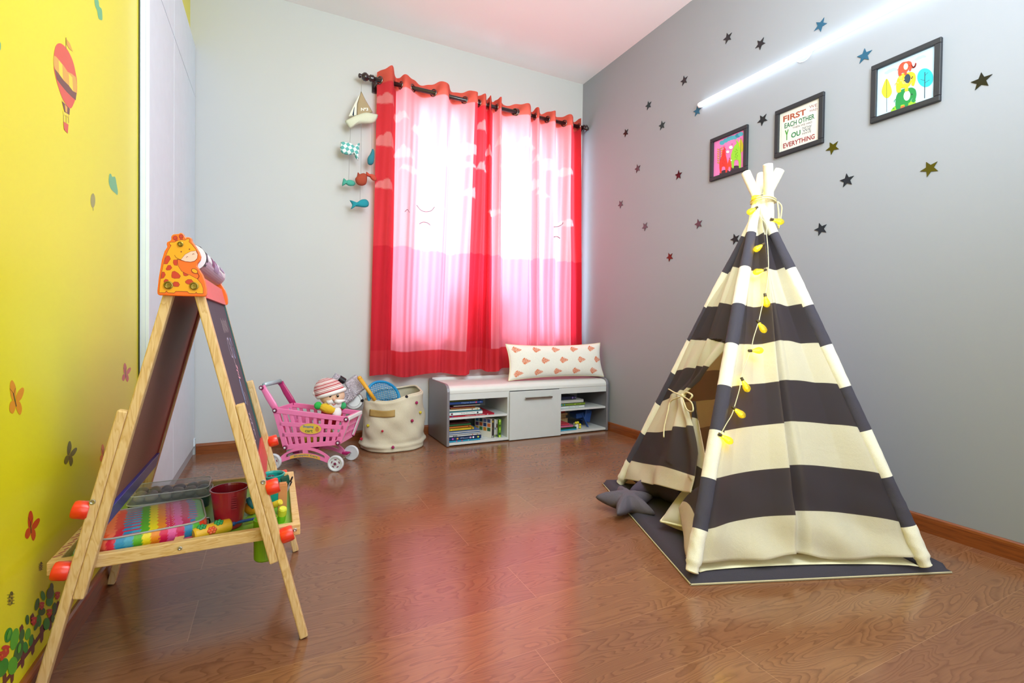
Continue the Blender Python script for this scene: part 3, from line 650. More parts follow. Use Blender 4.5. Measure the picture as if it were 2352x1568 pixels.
# ================================================================== storage bench
bw = mat('bench_white', 'd4d6d6', .38, coat=.1); bs = mat('bench_silver', '8e8c94', .35, .4)
BX0, BX1, BY0, BY1 = .995, 2.275, 2.94, 3.345
Bn = thing('storage_bench', 'low white storage bench with silver end panels below the curtains', 'bench', (1.63, 3.14, 0))
def side(x0, x1):
    prof = [(BY0-.004, .004), (BY0-.004, .355), (BY0+.004, .378), (BY0+.022, .394), (BY0+.05, .402), (BY1, .402), (BY1, .004)]
    MB(bs).prism(prof, (x0, 0, 0), (0, 1, 0), (0, 0, 1), (1, 0, 0), x1-x0).build('side_panel', Bn, bevel=.003)
side(BX0, BX0+.018); side(BX1-.018, BX1)
x0, x1 = BX0+.018, BX1-.018
topp = [(BY0+.002, .340), (BY0+.002, .362), (BY0+.012, .378), (BY0+.032, .388), (BY0+.06, .391), (BY1-.02, .391), (BY1-.02, .340)]
MB(mat('bench_top_white', 'dcdcda', .45)).prism(topp, (x0, 0, 0), (0, 1, 0), (0, 0, 1), (1, 0, 0), x1-x0).build('top', Bn, bevel=.004)
MB(bw).box(x0, x1, BY1-.02, BY1, .3, .41).build('back_rail', Bn, bevel=.002)
MB(mat('bench_back', 'b4b6b6', .5)).box(x0, x1, BY1-.012, BY1, .01, .34).build('back_panel', Bn)
for a0, a1 in ((x0, 1.4375), (1.855, x1)): MB(bw).box(a0, a1, BY0+.004, BY0+.018, .299, .340).build('front_rail', Bn, bevel=.001)
MB(bw).box(x0, x1, BY0+.004, BY1-.012, .008, .024).build('bottom_board', Bn, bevel=.001)
for d in (1.436, 1.849): MB(bw).box(d-.007, d+.007, BY0+.006, BY1-.012, .024, .340).build('divider', Bn)
for a0, a1 in ((x0, 1.429), (1.856, x1)): MB(bw).box(a0, a1, BY0+.010, BY1-.012, .172, .186).build('shelf', Bn, bevel=.001)
dr = MB(mat('bench_door', 'cdd0d1', .4)).box(1.439, 1.848, BY0-.012, BY0+.003, .005, .336).build('door', Bn, bevel=.0015)
MB(steel).box(1.548, 1.765, BY0-.032, BY0-.024, .283, .294).box(1.555, 1.566, BY0-.026, BY0-.010, .283, .294).box(1.747, 1.758, BY0-.026, BY0-.010, .283, .294).build('handle', dr, bevel=.0015)

# ---- books: cover, page block and title
pg = mat('paper_pages', 'efe9d8', .9, kind='fabric', scale=400)
def book(x0, x1, y0, y1, z0, z1, col, label, group, title=None, tcol='ffffff', spots=None, skew=0, cat='book'):
    cx, cy = (x0+x1)/2, (y0+y1)/2
    T = thing('book', label, cat, (cx, cy, z0), group); m = mat('cover_'+col, col, .4); t = min(.0018, (z1-z0)*.2)
    MB(m).box(x0, x1, y0, y1, z0, z0+t).box(x0, x1, y0, y1, z1-t, z1).box(x0, x1, y0, y0+t, z0, z1).build('cover', T)
    MB(pg).box(x0+.003, x1-.003, y0+t, y1-.003, z0+t, z1-t).build('pages', T)
    A = Art(lambda x, y, h: V(x, y0-h, y))
    if title: A.text(title, x0+(x1-x0)*.36, z0+(z1-z0)*.3, (x1-x0)*.42, (z1-z0)*.42, mat('ink_'+tcol, tcol, .6))
    for sx_, sc in (spots or []): A.ell(x0+(x1-x0)*sx_, (z0+z1)/2, (z1-z0)*.3, (z1-z0)*.3, mat('ink_'+sc, sc, .6))
    if A.mb.f: A.build('spine_print', T)
    return T
gA, gB, gC, gD = 'books stacked on the left upper shelf', 'books stacked on the left lower shelf', 'books stacked on the right upper shelf', 'books stacked on the right lower shelf'
z = .1862
for (xa_, xb_, yf, h, c, l, kw) in (
    (1.016, 1.335, 2.955, .011, 'c0253c', 'red and blue thin book at the bottom of the left upper shelf stack', dict(spots=[(.07, '3c50c0'), (.85, 'e8d0d0')], title='Nature Project')),
    (1.014, 1.250, 2.956, .021, 'dfe9ea', 'thick white book with dark dots and a title on its spine', dict(title='First Dictionary', tcol='3a3430', spots=[(.09, '5a1830'), (.85, '203040')])),
    (1.014, 1.245, 2.962, .006, '2f8ca0', 'thin teal book lying on the thick white book', {}),
    (1.014, 1.232, 2.96, .012, 'e6e0cc', 'cream book in the middle of the left upper shelf stack', dict(spots=[(.75, '8a4030'), (.92, 'c8a028')])),
    (1.030, 1.200, 2.965, .008, 'a8622c', 'brown orange thin book above the cream book', {}),
    (1.014, 1.190, 2.968, .007, '6a2430', 'dark red thin book below the silver and navy ones', {}),
    (1.050, 1.236, 2.966, .008, 'a8a69c', 'silver grey book with a worn spine', {}),
    (1.014, 1.225, 2.972, .006, '6a5a52', 'dull brown thin book just under the navy titled book', {}),
    (1.014, 1.252, 2.958, .018, '1c3c78', 'navy book with a pale title, near the top of the left upper stack', dict(title='Magnet Book', tcol='aac4e0', spots=[(.80, 'c84060'), (.93, '5a6aa0')])),
    (1.014, 1.220, 2.965, .005, '8a8a2c', 'olive book on top of the left upper shelf stack', {})):
    book(xa_, xb_, yf, 3.2, z, z+h, c, l, gA, **kw); z += h+.0003
z = .0242
for (xa_, xb_, yf, h, c, l, kw) in (
    (1.014, 1.235, 2.955, .013, '2c9cc8', 'bright blue and pink thin book at the very bottom of the left lower stack', dict(spots=[(.25, 'e05a90'), (.42, 'd83060'), (.62, '8ad0e8')])),
    (1.014, 1.240, 2.950, .020, '183060', 'thick navy book with coloured dots on its spine', dict(title='Phonics', tcol='9ab0c8', spots=[(.12, 'c04ac0'), (.26, 'e0a040'), (.66, 'e0a0c8'), (.75, 'ffffff'), (.9, 'c8dc50')])),
    (1.014, 1.236, 2.955, .012, 'c9ccd0', 'grey white book with small black dots, above the navy one', dict(spots=[(.15, '202020'), (.2, '203a20'), (.25, '202020'), (.75, 'c84040'), (.9, 'a08020')])),
    (1.014, 1.232, 2.958, .007, 'e2e6ee', 'thin white book above the dotted grey one', {}),
    (1.014, 1.232, 2.956, .006, '7c98c4', 'thin light blue book in the white magazines', {}),
    (1.014, 1.231, 2.957, .007, 'dfe3ea', 'thin white book between two thin blue ones', {}),
    (1.014, 1.230, 2.959, .006, '5a78a8', 'thin steel blue book under the yellow one', {}),
    (1.014, 1.190, 2.96, .015, 'c9a82c', 'mustard yellow book in the left lower stack', dict(spots=[(.12, 'e8d050'), (.92, '5a4020')])),
    (1.014, 1.172, 2.965, .013, 'b8692a', 'orange brown book near the top of the left lower stack', dict(spots=[(.9, '402010')])),
    (1.014, 1.172, 2.97, .013, '245c34', 'dark green book near the top of the left lower stack', {}),
    (1.014, 1.165, 2.97, .007, '4a1c1c', 'dark maroon book topmost in the left lower stack', {})):
    book(xa_, xb_, yf, 3.18, z, z+h, c, l, gB, **kw); z += h+.0003
# upright books
def upright(xa_, xb_, yf, yb_, h, c, l, spots=()):
    T = thing('book', l, 'book', ((xa_+xb_)/2, yf, .0242), 'upright books on the left lower shelf'); m = mat('cover_'+c, c, .4)
    MB(m).box(xa_, xa_+.0015, yf, yb_, .0242, .0242+h).box(xb_-.0015, xb_, yf, yb_, .0242, .0242+h).box(xa_, xb_, yf, yf+.0015, .0242, .0242+h).build('cover', T)
    MB(pg).box(xa_+.0015, xb_-.0015, yf+.0015, yb_-.003, .027, .0215+h).build('pages', T)
    A = Art(lambda x, y, hh: V(x, yf-hh, y))
    for k, sc in spots: A.poly([((xa_+xb_)/2+dx*(xb_-xa_)*.3, .0242+h*k+dz*.007) for dx, dz in ((-1, -1), (1, -1), (1, 1), (-1, 1))], mat('ink_'+sc, sc, .6))
    if A.mb.f: A.build('spine_print', T)
    return T
upright(1.330, 1.340, 2.975, 3.15, .125, '2c2424', 'dark upright book beside the picture-square book', ((.88, 'c8a820'), (.06, 'c0c0c0'), (.5, '6a5020')))
upright(1.345, 1.357, 2.972, 3.14, .124, 'dadcd8', 'white upright book, first from the dark one', ((.1, '6a8a20'), (.5, '7088a0')))
upright(1.360, 1.370, 2.975, 3.13, .122, 'c8c6bc', 'grey upright book with small marks between white and green', ((.7, '505050'), (.6, '602020'), (.1, '203050')))
upright(1.374, 1.396, 2.970, 3.15, .122, '6c9a24', 'green patterned upright book at the end of the row', ((.9, 'a8c850'), (.65, '2c4a18'), (.45, '90b838'), (.2, '1c3a14'), (.05, 'b8d048')))
T = thing('book', 'pale hardback with rows of coloured squares on its cover, standing upright', 'book', (1.305, 3.05, .0242), 'upright books on the left lower shelf')
# its cover faces the room at an angle
p0 = V(1.325, 2.975, .0242); p1 = V(1.256, 3.105, .0242); dv = unit(p1-p0); nv_ = np.cross(dv, (0, 0, 1)); nv_ = nv_ if nv_@V(-1, -1, 0) > 0 else -nv_
L_ = np.linalg.norm(p1-p0)
MB(mat('cover_dcd8cc', 'dcd8cc', .4)).prism([(0, 0), (L_, 0), (L_, .128), (0, .128)], p0, dv, (0, 0, 1), -nv_, .0015).prism([(0, 0), (L_, 0), (L_, .128), (0, .128)], p0-nv_*.010, dv, (0, 0, 1), -nv_, .0015).build('cover', T)
MB(pg).prism([(.002, .003), (L_-.003, .003), (L_-.003, .125), (.002, .125)], p0-nv_*.0016, dv, (0, 0, 1), -nv_, .0082).build('pages', T)
A = Art(lambda x, y, h: p0+dv*x+V(0, 0, y)+nv_*h)
cs = ['2c5c3c', 'c86a34', '3c4c7c', 'c8862c', '2c3c70', '6a7ab0', '3a7a44', 'b85a2c', '284a5c', 'd0a040', '5a3a6a', '2c6a8c']
for i in range(4):
    for j in range(3): A.poly([(L_*(.06+i*.235)+a_, .042+j*.029+b_) for a_, b_ in ((0, 0), (L_*.19, 0), (L_*.19, .024), (0, .024))], mat('ink_'+cs[i*3+j], cs[i*3+j], .5))
A.build('cover_print', T)
z = .1862
for (xa_, xb_, yf, h, c, l, kw) in (
    (1.857, 2.075, 2.965, .019, 'cfd8d8', 'white and pale green book at the bottom of the right upper shelf stack', dict(title='Story Time', tcol='404850')),
    (1.857, 2.085, 2.968, .017, '6f8a2c', 'green, yellow and blue book second from the bottom on the right upper shelf', dict(spots=[(.1, '2c9cd0'), (.2, '2c8cc0'), (.6, 'a8c050'), (.8, '90a83c')])),
    (1.857, 2.070, 2.97, .024, 'b4b4b0', 'thick pale grey book on the right upper shelf', {}),
    (1.857, 2.015, 2.985, .024, '1c2038', 'thick midnight blue book on top of the right upper shelf stack', dict(spots=[(.8, '7a60a0'), (.95, '5a5070')]))):
    book(xa_, xb_, yf, 3.2, z, z+h, c, l, gC, **kw); z += h+.0004
z = .0242
for (xa_, xb_, yf, h, c, l, kw) in (
    (1.857, 2.010, 2.965, .011, '2c9cc0', 'sky blue thin book at the bottom of the right lower shelf', {}),
    (1.857, 2.010, 2.968, .010, '1c5c38', 'dark green thin book lying on the sky blue one', {}),
    (1.857, 1.985, 2.972, .015, 'cc6a8c', 'pink book on the right lower shelf', {}),
    (1.857, 1.955, 2.985, .012, 'c8404c', 'red book on top of the pink one', {})):
    book(xa_, xb_, yf, 3.12, z, z+h, c, l, gD, **kw); z += h+.0004
# toys on the right lower shelf
T = thing('wooden_block_toy', 'unpainted wooden block toy behind the red book on the right lower shelf', 'toy', (1.95, 3.1, .078))
wd = mat('raw_wood', 'b8935c', .6, kind='pine')
MB(wd).box(1.915, 2.035, 3.125, 3.20, .0242, .082).build('base_block', T, bevel=.002)
MB(wd).box(1.925, 2.025, 3.135, 3.19, .0824, .100).build('long_block', T, bevel=.002)
MB(wd).box(1.935, 2.04, 3.135, 3.185, .1004, .118).build('long_block', T, bevel=.002)
MB(mat('toy_red', 'a83a2c', .4)).box(1.95, 2.02, 3.14, 3.18, .1184, .135).build('roof_block', T, bevel=.003)
T = thing('dice_toy', 'small white and yellow cube toys beside the pink book', 'toy', (2.04, 3.0, .0242))
MB(mat('toy_white', 'e2e0dc', .4)).box(2.015, 2.043, 2.99, 3.02, .0242, .066).build('white_cube', T, bevel=.004)
ym = mat('toy_yellow', 'd8cc2c', .4)
for p_ in ((2.016, 2.985, .071), (2.035, 2.988, .071), (2.052, 2.985, .035), (2.052, 2.985, .054)): MB(ym).ball(p_, .010, nu=12, nv=8).build('yellow_bead', T, smooth=True)
T = thing('toy_stand', 'dark blue folding cloth stool toy at the right end of the lower shelf', 'toy', (2.12, 3.08, .0242))
bl = mat('toy_blue', '1c4488', .6, kind='fabric')
MB(bl).obox((2.150, 3.08, .108), (.028, 0, -.010), (0, .06, 0), (.010, 0, .045)).build('seat_block', T, bevel=.008)
MB(bl).obox((2.085, 3.08, .112), (.035, 0, .004), (0, .05, 0), (-.002, 0, .020)).build('arm_block', T, bevel=.006)
MB(bl).obox((2.115, 3.02, .080), (.003, 0, 0), (0, .012, 0), (.018, -.02, -.052)).build('leg', T, bevel=.001)
MB(bl).obox((2.155, 3.12, .045), (.004, 0, 0), (0, .02, 0), (.002, 0, .020)).build('leg', T, bevel=.001)

# ================================================================== pillow on the bench
def cushion(mb, c, ex, ey, ez, W_, H_, T_, nu=40, nv=26, col=None, pinch=.10, wr=0):
    c, ex, ey, ez = V(c), unit(ex), unit(ey), unit(ez)
    for sgn in (1, -1):
        def fn(a, b):
            u, v = 2*a-1, 2*b-1
            k = (max(0, 1-abs(u)**4)*max(0, 1-abs(v)**2.6))**.5
            px = u*W_*(1-pinch*.35*(1-v*v)); py = v*H_*(1-pinch*(1-u*u)**.8*(.4+.6*abs(v)))
            return c+ex*px+ey*py+ez*sgn*(T_*k+wr*math.sin(9*u+7*v)*k)
        mb.grid(fn, nu, nv, col=(lambda a, b, s_=sgn: col(a, b, s_)) if col else None)
    return mb
def pil_col(a, b, s_):
    u, v = (a-.5)*.79, (b-.5)*.26
    for r in range(-1, 2):
        for q in range(-3, 4):
            cx = q*.158+(.055 if r == 0 else 0)-.02; cy = r*.090
            dx, dy = u-cx, v-cy
            if abs(dx) < .036 and abs(dy) < .028:
                wd = .023*(1-max(0, dx+.012)/.055)*(1+.22*math.sin(dx*520)) if dx > -.012 else .023*(1-((dx+.012)/.022)**2)
                if abs(dy) < wd and not (abs(dy) < .016 and math.sin(dx*620+dy*420)*math.sin(dx*300-dy*640) > .42): return lin('dd7444')
    return lin('eeebe2')
T = thing('bolster_pillow', 'long cream pillow with orange leaf prints leaning on the wall, on the bench', 'pillow', (1.98, 3.2, .392))
pc = V(1.882, 3.055, .529); pd = unit((1, -.07, .010)); pu = unit((-.01, .20, 1)); pn = np.cross(pd, pu)
b = MB(); cushion(b, pc, pd, pu, pn, .395, .130, .055, 210, 90, pil_col, .15)
b.build('cover', T, attr_mat('pillow_cloth', .9, bump=.25), smooth=True, weld=True)
pp = []
for k in range(65):
    e = (k % 16)/8-1; u, v = ((e, -1), (1, e), (-e, 1), (-1, -e))[(k//16) % 4]
    pp.append(pc+pd*u*.395*(1-.15*.35*(1-v*v))+pu*v*.130*(1-.15*(1-u*u)**.8))
MB(cream_cloth).tube(pp, .004, 8, caps=False).build('piping', T, smooth=True)

# ================================================================== canvas basket
Bk = thing('storage_basket', 'slouching cream canvas basket with coloured pompoms on the floor beside the cart', 'basket', (.70, 3.13, 0))
cv = mat('canvas_cloth', 'd3c9b2', .95, kind='fabric', scale=160)
bc = V(.695, 3.115, 0)
def bas(a, b):
    t = 2*PI*a; z_ = b
    r = .173+.010*math.sin(PI*min(1, z_*1.1))+.012*max(0, .25-z_)/.25*1.0
    fold = .004*math.sin(5*t+z_*4)+.006*math.sin(3*t-9*z_)*math.sin(z_*3)+.002*math.sin(t*9+z_*17)
    slump = .012*math.sin(2*t+1)*math.exp(-((z_-.12)/.08)**2)+.010*math.exp(-((z_-.10)/.03)**2)
    r += fold+slump-(.012 if z_ > .99 else 0)
    return bc+V(math.cos(t)*r*1.05, math.sin(t)*r*.95, .004+z_*(.335+.030*math.cos(t-.5)+.006*math.sin(4*t)))
b = MB(cv); b.grid(bas, 96, 44, True)
b.poly([bas(k/40, 0)+V(0, 0, .001) for k in range(40)])
body = b.build('bag_body', Bk, smooth=True, solid=.004)
def rim(k, off=0): return bas(k/48, 1.0)+V(0, 0, off)
MB(cv).tube([rim(k) for k in range(49)], .0065, 8, caps=False).build('rim_hem', Bk, smooth=True)
# leather patch, lies on the front face
def surf_at(px, py):  # point on the basket's outer surface under that sight line
    best = None; d = unit(ray(px, py)); cbest = None
    for i in range(0, 120):
        for j in range(0, 40):
            P = bas(i/120, j/39); w_ = P-EYE; dist = np.linalg.norm(w_-d*(w_@d))
            if w_@d < np.linalg.norm(bc-EYE)+.02 and (best is None or dist < best): best, cbest = dist, (i/120, j/39)
    return cbest
pa0, pa1 = surf_at(853, 935), surf_at(906, 928)
a0, a1 = pa0[0], pa1[0]
if a1 < a0-.5: a1 += 1
def patch(a, b):
    q = bas((a0+(a1-a0)*a) % 1, .70+.13*b); n_ = unit((q-bc)*V(1, 1, 0)); return q+n_*.006
MB(mat('tan_leather', 'a98a4e', .6, kind='fabric', scale=60)).grid(patch, 14, 6).build('handle_patch', Bk, smooth=True, solid=.003)
for px, py, c in ((834, 920, '1c1a24'), (931, 905, '1c1a24'), (959, 893, 'a02860'), (955, 925, 'a02860'), (944, 967, 'a02050'), (963, 948, 'c8b83c'), (848, 977, 'c0b02c'), (881, 990, 'b8203c'), (903, 1026, 'a02860'), (833, 1008, 'c0203c')):
    q = surf_at(px, py); P = bas(*q); n_ = unit((P-bc)*V(1, 1, 0))
    MB(mat('pompom_'+c, c, .95, kind='fabric', scale=500)).ball(P+n_*.009, .0095 if c != 'b8203c' else .007, nu=14, nv=9, fn=lambda p: 1+.08*math.sin(p[0]*19)*math.sin(p[1]*23+p[2]*17)).build('pompom', Bk, smooth=True)
MB(mat('dark_inside', '57503f', .95, kind='fabric')).poly([bas(k/30, .80)*V(.97, .97, 1)+V(.03*.695, .03*3.115, 0) for k in range(30)]).build('inside_shade_sheet', Bk)  # dark sheet standing in for the shaded inside of the bag
# racket
T = thing('toy_racket', 'blue plastic toy racket leaning in the canvas basket', 'racket', (.70, 3.08, .33))
rb = mat('racket_blue', '1f8cc4', .35); rc = V(.628, 3.10, .330); ru = unit((.85, .25, -.30)); rv = unit((-.30, .18, .93)); rv = unit(rv-ru*(rv@ru)); rn = np.cross(ru, rv)
fr = [rc+ru*math.cos(t)*.115+rv*math.sin(t)*.090 for t in np.linspace(0, 2*PI, 49)]
MB(rb).tube(fr, .009, 8, caps=False).build('rim', T, smooth=True)
b = MB(rb)
for k in range(-8, 9):
    x = k*.0125; h_ = math.sqrt(max(0, 1-(x/.115)**2))*.09
    if h_ > .01: b.tube([rc+ru*x-rv*h_, rc+ru*x+rv*h_], .0021, 6)
for k in range(-6, 7):
    y = k*.0125; h_ = math.sqrt(max(0, 1-(y/.09)**2))*.115
    if h_ > .01: b.tube([rc+rv*y-ru*h_, rc+rv*y+ru*h_], .0021, 6)
b.build('net', T)
ha, hb = on(826, 868, 1, 3.04), on(850, 902, 1, 3.03)
MB(mat('handle_yellow', 'e0a62c', .35)).tube([ha, hb, hb+(hb-ha)*.5], [.0125, .0115, .011], 14).ball(ha, .0135).build('bat_handle', T, smooth=True)
# crinkled silver things
T = thing('sequin_bag', 'crumpled silver sequinned bag sticking out of the basket', 'bag', (.52, 3.12, .4))
gl = mat('silver_glitter', 'a9a2ae', .3, .7, kind='glitter'); gl2 = mat('dark_glitter', '6e6672', .35, .6, kind='glitter')
c1, c2 = on(815, 885, 1, 3.12), on(799, 908, 1, 3.10)
MB(gl).obox(c1, V(.036, 0, .026), V(0, .028, 0), V(-.030, 0, .044)).build('upper_part', T, bevel=.010)
MB(gl2).obox(c2, V(.034, 0, .024), V(0, .026, 0), V(-.020, 0, .030)).build('lower_part', T, bevel=.009)
T = thing('silver_bottle', 'crinkled silver bottle with a black cap between the doll and the basket', 'bottle', (.42, 3.12, .42))
c3, c4 = on(777, 868, 1, 3.14), on(792, 876, 1, 3.14)
MB(black).tube([c3+V(.004, 0, 0), c4], [.020, .019], 16).build('cap', T, smooth=False, bevel=.002)
MB(gl).obox(c3+V(-.012, 0, .006), V(.014, 0, -.010), V(0, .02, 0), V(.012, 0, .018)).build('body', T, bevel=.005)
T = thing('round_silver_tin', 'round grey tin lying between the cart and the basket', 'tin', (.45, 3.1, .30))
c5 = on(813, 920, 1, 3.14)
MB(mat('tin_grey', 'a8a6a4', .4, .5)).lathe([(.052, -.012), (.056, -.008), (.056, .008), (.052, .012), (.04, .013), (.038, .010), (.001, .010)], c5, (-.1, -1, .25), 28).build('tin_body', T, smooth=False)

# ================================================================== shopping cart
CU = V(.873, -.488, 0); CV = V(.488, .873, 0); CP = V(.305, 2.708, 0)
def cp(u, v, z): return CP+CU*u+CV*v+V(0, 0, z)
pk = mat('pink_plastic', 'f884ba', .3, coat=.3); pkd = mat('dark_pink_plastic', 'b8286c', .35); wh = mat('wheel_white', 'd9dde0', .4)
Ct = thing('toy_shopping_cart', 'pink toy shopping cart with white wheels standing by the back wall', 'toy cart', tuple(cp(-.15, .09, 0)), None)
TL, TR, BR_, BL = (-.338, .315), (.052, .276), (.008, .150), (-.281, .117)
Wc = .185
def lerp(p, q, t): return (p[0]+(q[0]-p[0])*t, p[1]+(q[1]-p[1])*t)
def strut(b, p, q, w_, v0, v1):
    p3, q3 = cp(p[0], (v0+v1)/2, p[1]), cp(q[0], (v0+v1)/2, q[1]); d = q3-p3; nn = unit(np.cross(d, CV))
    b.obox((p3+q3)/2, d/2, CV*(v1-v0)/2, nn*w_/2)
def side_panel(v0, v1):
    b = MB(pk)
    strut(b, TL, TR, .026, v0-.003, v1+.003); strut(b, BL, BR_, .026, v0, v1); strut(b, TL, BL, .030, v0, v1); strut(b, TR, BR_, .030, v0, v1)
    for t in (.36, .66): strut(b, lerp(TL, BL, t), lerp(TR, BR_, t), .023, v0, v1)
    for k in range(1, 9): strut(b, lerp(TL, TR, k/9), lerp(BL, BR_, k/9), .0185, v0+.0005, v1-.0005)
    o = b.build('side_basket_panel', Ct, bevel=.002)
    return o
sp_ = side_panel(-.004, .004); side_panel(Wc-.004, Wc+.004)
b = MB(pk)
for t, w_ in ((0, .03), (.35, .012), (.66, .012), (1, .026)):
    q = lerp(TR, BR_, t); b.obox(cp(q[0], Wc/2, q[1]), CV*Wc/2, CU*.004, V(0, 0, w_/2))
for k in range(1, 7):
    v_ = Wc*k/7; p3, q3 = cp(TR[0], v_, TR[1]), cp(BR_[0], v_, BR_[1]); d = q3-p3; b.obox((p3+q3)/2, d/2, CV*.005, unit(np.cross(d, CV))*.003)
b.build('front_basket_panel', Ct, bevel=.002)
b = MB(white)
p3, q3 = cp(TR[0]+.012, .02, TR[1]-.01), cp(BR_[0]+.012, .02, BR_[1])
for v_ in (.012, Wc-.012):
    p3, q3 = cp(TR[0]+.010, v_, TR[1]), cp(BR_[0]+.010, v_, BR_[1]+.004); b.obox((p3+q3)/2, (q3-p3)/2, CV*.009, CU*.004)
b.obox(cp(TR[0]+.010, Wc/2, TR[1]+.004), CV*Wc/2, CU*.006, V(0, 0, .010)); b.build('front_bumper', Ct, bevel=.003)
b = MB(pk)
for t in (0, .5, 1):
    q = lerp(TL, BL, t); b.obox(cp(q[0], Wc/2, q[1]), CV*Wc/2, CU*.004, V(0, 0, .012))
for k in range(1, 6):
    v_ = Wc*k/6; p3, q3 = cp(TL[0], v_, TL[1]), cp(BL[0], v_, BL[1]); d = q3-p3; b.obox((p3+q3)/2, d/2, CV*.005, unit(np.cross(d, CV))*.003)
b.build('rear_basket_panel', Ct, bevel=.002)
b = MB(pkd); p3, q3 = cp(BL[0], Wc/2, BL[1]), cp(BR_[0], Wc/2, BR_[1]); b.obox((p3+q3)/2, (q3-p3)/2, CV*Wc/2, V(0, 0, .004)); b.build('basket_floor', Ct, bevel=.002)
rv_ = mat('rivet_maroon', '7a1848', .35)
for (u_, z_) in (TL, TR, BR_, BL):
    for v_, s_ in ((-.008, -1), (Wc+.008, 1)):
        MB(rv_).lathe([(.0125, 0), (.0125, .004), (.009, .006)], cp(u_, v_-s_*.001, z_), CV*s_, 18).build('rivet_ring', Ct)
        MB(wh).lathe([(.0058, 0), (.0058, .003), (.003, .005)], cp(u_, v_+s_*.004, z_), CV*s_, 14).build('rivet', Ct)
HJ = (-.413, .436)
for v_ in (0, Wc):
    q = [cp(TL[0]+.005, v_, TL[1]), cp(-.352, v_, .345), cp(-.378, v_, .385), cp(-.402, v_, .425), cp(HJ[0], v_, HJ[1]+.006)]
    MB(pk if v_ == 0 else pkd).tube(q, [.017, .019, .019, .016, .018], 14, flat=.45, up=CV).build('handle_arm', Ct, smooth=True)
    for s_ in ((-1,) if v_ == 0 else (1,)):
        MB(rv_).lathe([(.0125, 0), (.0125, .004), (.009, .006)], cp(HJ[0], v_+s_*.007, HJ[1]), CV*s_, 18).build('rivet_ring', Ct)
        MB(wh).lathe([(.006, 0), (.006, .003), (.003, .005)], cp(HJ[0], v_+s_*.012, HJ[1]), CV*s_, 14).build('rivet', Ct)
lab(MB(mat('handle_silver', 'b9ccd4', .3, .3)).tube([cp(HJ[0]+.004, .012, HJ[1]+.014), cp(HJ[0]+.004, Wc-.012, HJ[1]+.014)], .012, 16).build('handle_bar', Ct, smooth=True), 'silver grey handle bar')
# arched chassis sides
def arch(v0):
    n = 22; up = []; lo = []
    for k in range(n+1):
        t = k/n; u_ = -.315+.285*t; s_ = math.sin(PI*t)
        up.append((u_, .054+.068*s_**.7)); lo.append((u_+(.5-t)*-.02, .028+.040*s_))
    b = MB(pk)
    def band(A_, B_, i0, i1):
        for i in range(i0, i1): b.prism([A_[i], A_[i+1], B_[i+1], B_[i]], cp(0, v0-.005, 0)-V(0, 0, 0), CU, (0, 0, 1), CV, .010)
    md1 = [lerp(a_, c_, .28) for a_, c_ in zip(up, lo)]; md2 = [lerp(a_, c_, .62) for a_, c_ in zip(up, lo)]
    band(up, md1, 0, n); band(md2, lo, 0, n)
    for i0, i1 in ((0, 3), (10, 12), (19, 22)): band(md1, md2, i0, i1)
    o = b.build('chassis_arch', Ct)
    return o, md2, lo
ar, md2, lo2 = arch(.0); arch(Wc)
b = MB(pkd).obox(cp(-.17, Wc/2, .108), CU*.06, CV*Wc/2, V(0, 0, .005)).tube([cp(-.045, 0, .045), cp(-.002, 0, .043)], .010, 10).tube([cp(-.045, Wc, .045), cp(-.002, Wc, .043)], .010, 10)
b.tube([cp(-.30, 0, .045), cp(-.335, 0, .043)], .010, 10).tube([cp(-.30, Wc, .045), cp(-.335, Wc, .043)], .010, 10); b.build('chassis_bridge', Ct, bevel=.001)
for u_ in (0, -.339): MB(steel).tube([cp(u_, -.012, .043), cp(u_, Wc+.012, .043)], .0035, 10).build('axle', Ct)
for u_ in (0, -.339):
    for v_, s_ in ((-.016, -1), (Wc+.016, 1)):
        w0 = cp(u_, v_, .0425)
        wo = MB(wh).lathe([(.026, -.008), (.040, -.009), (.0425, -.005), (.0425, .005), (.040, .009), (.034, .009), (.031, .004), (.010, .004), (.009, .008), (.001, .008)], w0, CV*s_, 32).build('wheel', Ct, smooth=False)
        MB(rv_).lathe([(.007, 0), (.007, .005), (.004, .007)], w0+CV*s_*.006, CV*s_, 16).build('hub_cap', wo)
        b = MB(rv_); e1, e2 = CU, V(0, 0, 1)
        for k in range(5):
            t = k*2*PI/5+.3; dd = e1*math.cos(t)+e2*math.sin(t); tt = -e1*math.sin(t)+e2*math.cos(t); b.obox(w0+dd*.021+CV*s_*.0042, tt*.006, dd*.0025, CV*.0004)
        b.build('wheel_slots', wo)
# stickers
A = Art(lambda x, y, h: cp(x, -.0075-h, y)); cxs, czs = -.142, .222
A.ell(cxs, czs, .061, .030, pm('d878a8')); A.ell(cxs, czs, .059, .028, pm('eac64a'), n=32)
A.text('Shopping', cxs-.042, czs+.002, .058, .0155, pm('1c70b0'), .03); A.text('cart', cxs-.030, czs-.020, .042, .015, pm('3c6a3c'), .02)
A.ell(cxs+.036, czs-.003, .011, .012, pm('d08a44')); A.ell(cxs+.036, czs+.008, .005, .004, pm('c07030')); A.build('oval_sticker', Ct)
A = Art(lambda x, y, h: cp(x, -.0055-h, y)); b1 = [lerp(a_, c_, .06) for a_, c_ in zip(md2, lo2)]; b2 = [lerp(a_, c_, .94) for a_, c_ in zip(md2, lo2)]
A.poly(b1[5:18]+b2[5:18][::-1], pm('e8b84a'))
def amap(u, v):
    f_ = 6.5+u*9.5; i = int(f_); t = f_-i; p_ = lerp(b1[i], b1[i+1], t); q_ = lerp(b2[i], b2[i+1], t); return lerp(q_, p_, .15+.7*v)
A.text('Shopping Cart', 0, 0, 1, 1, pm('245c8c'), .02, amap); A.build('arch_sticker', Ct)

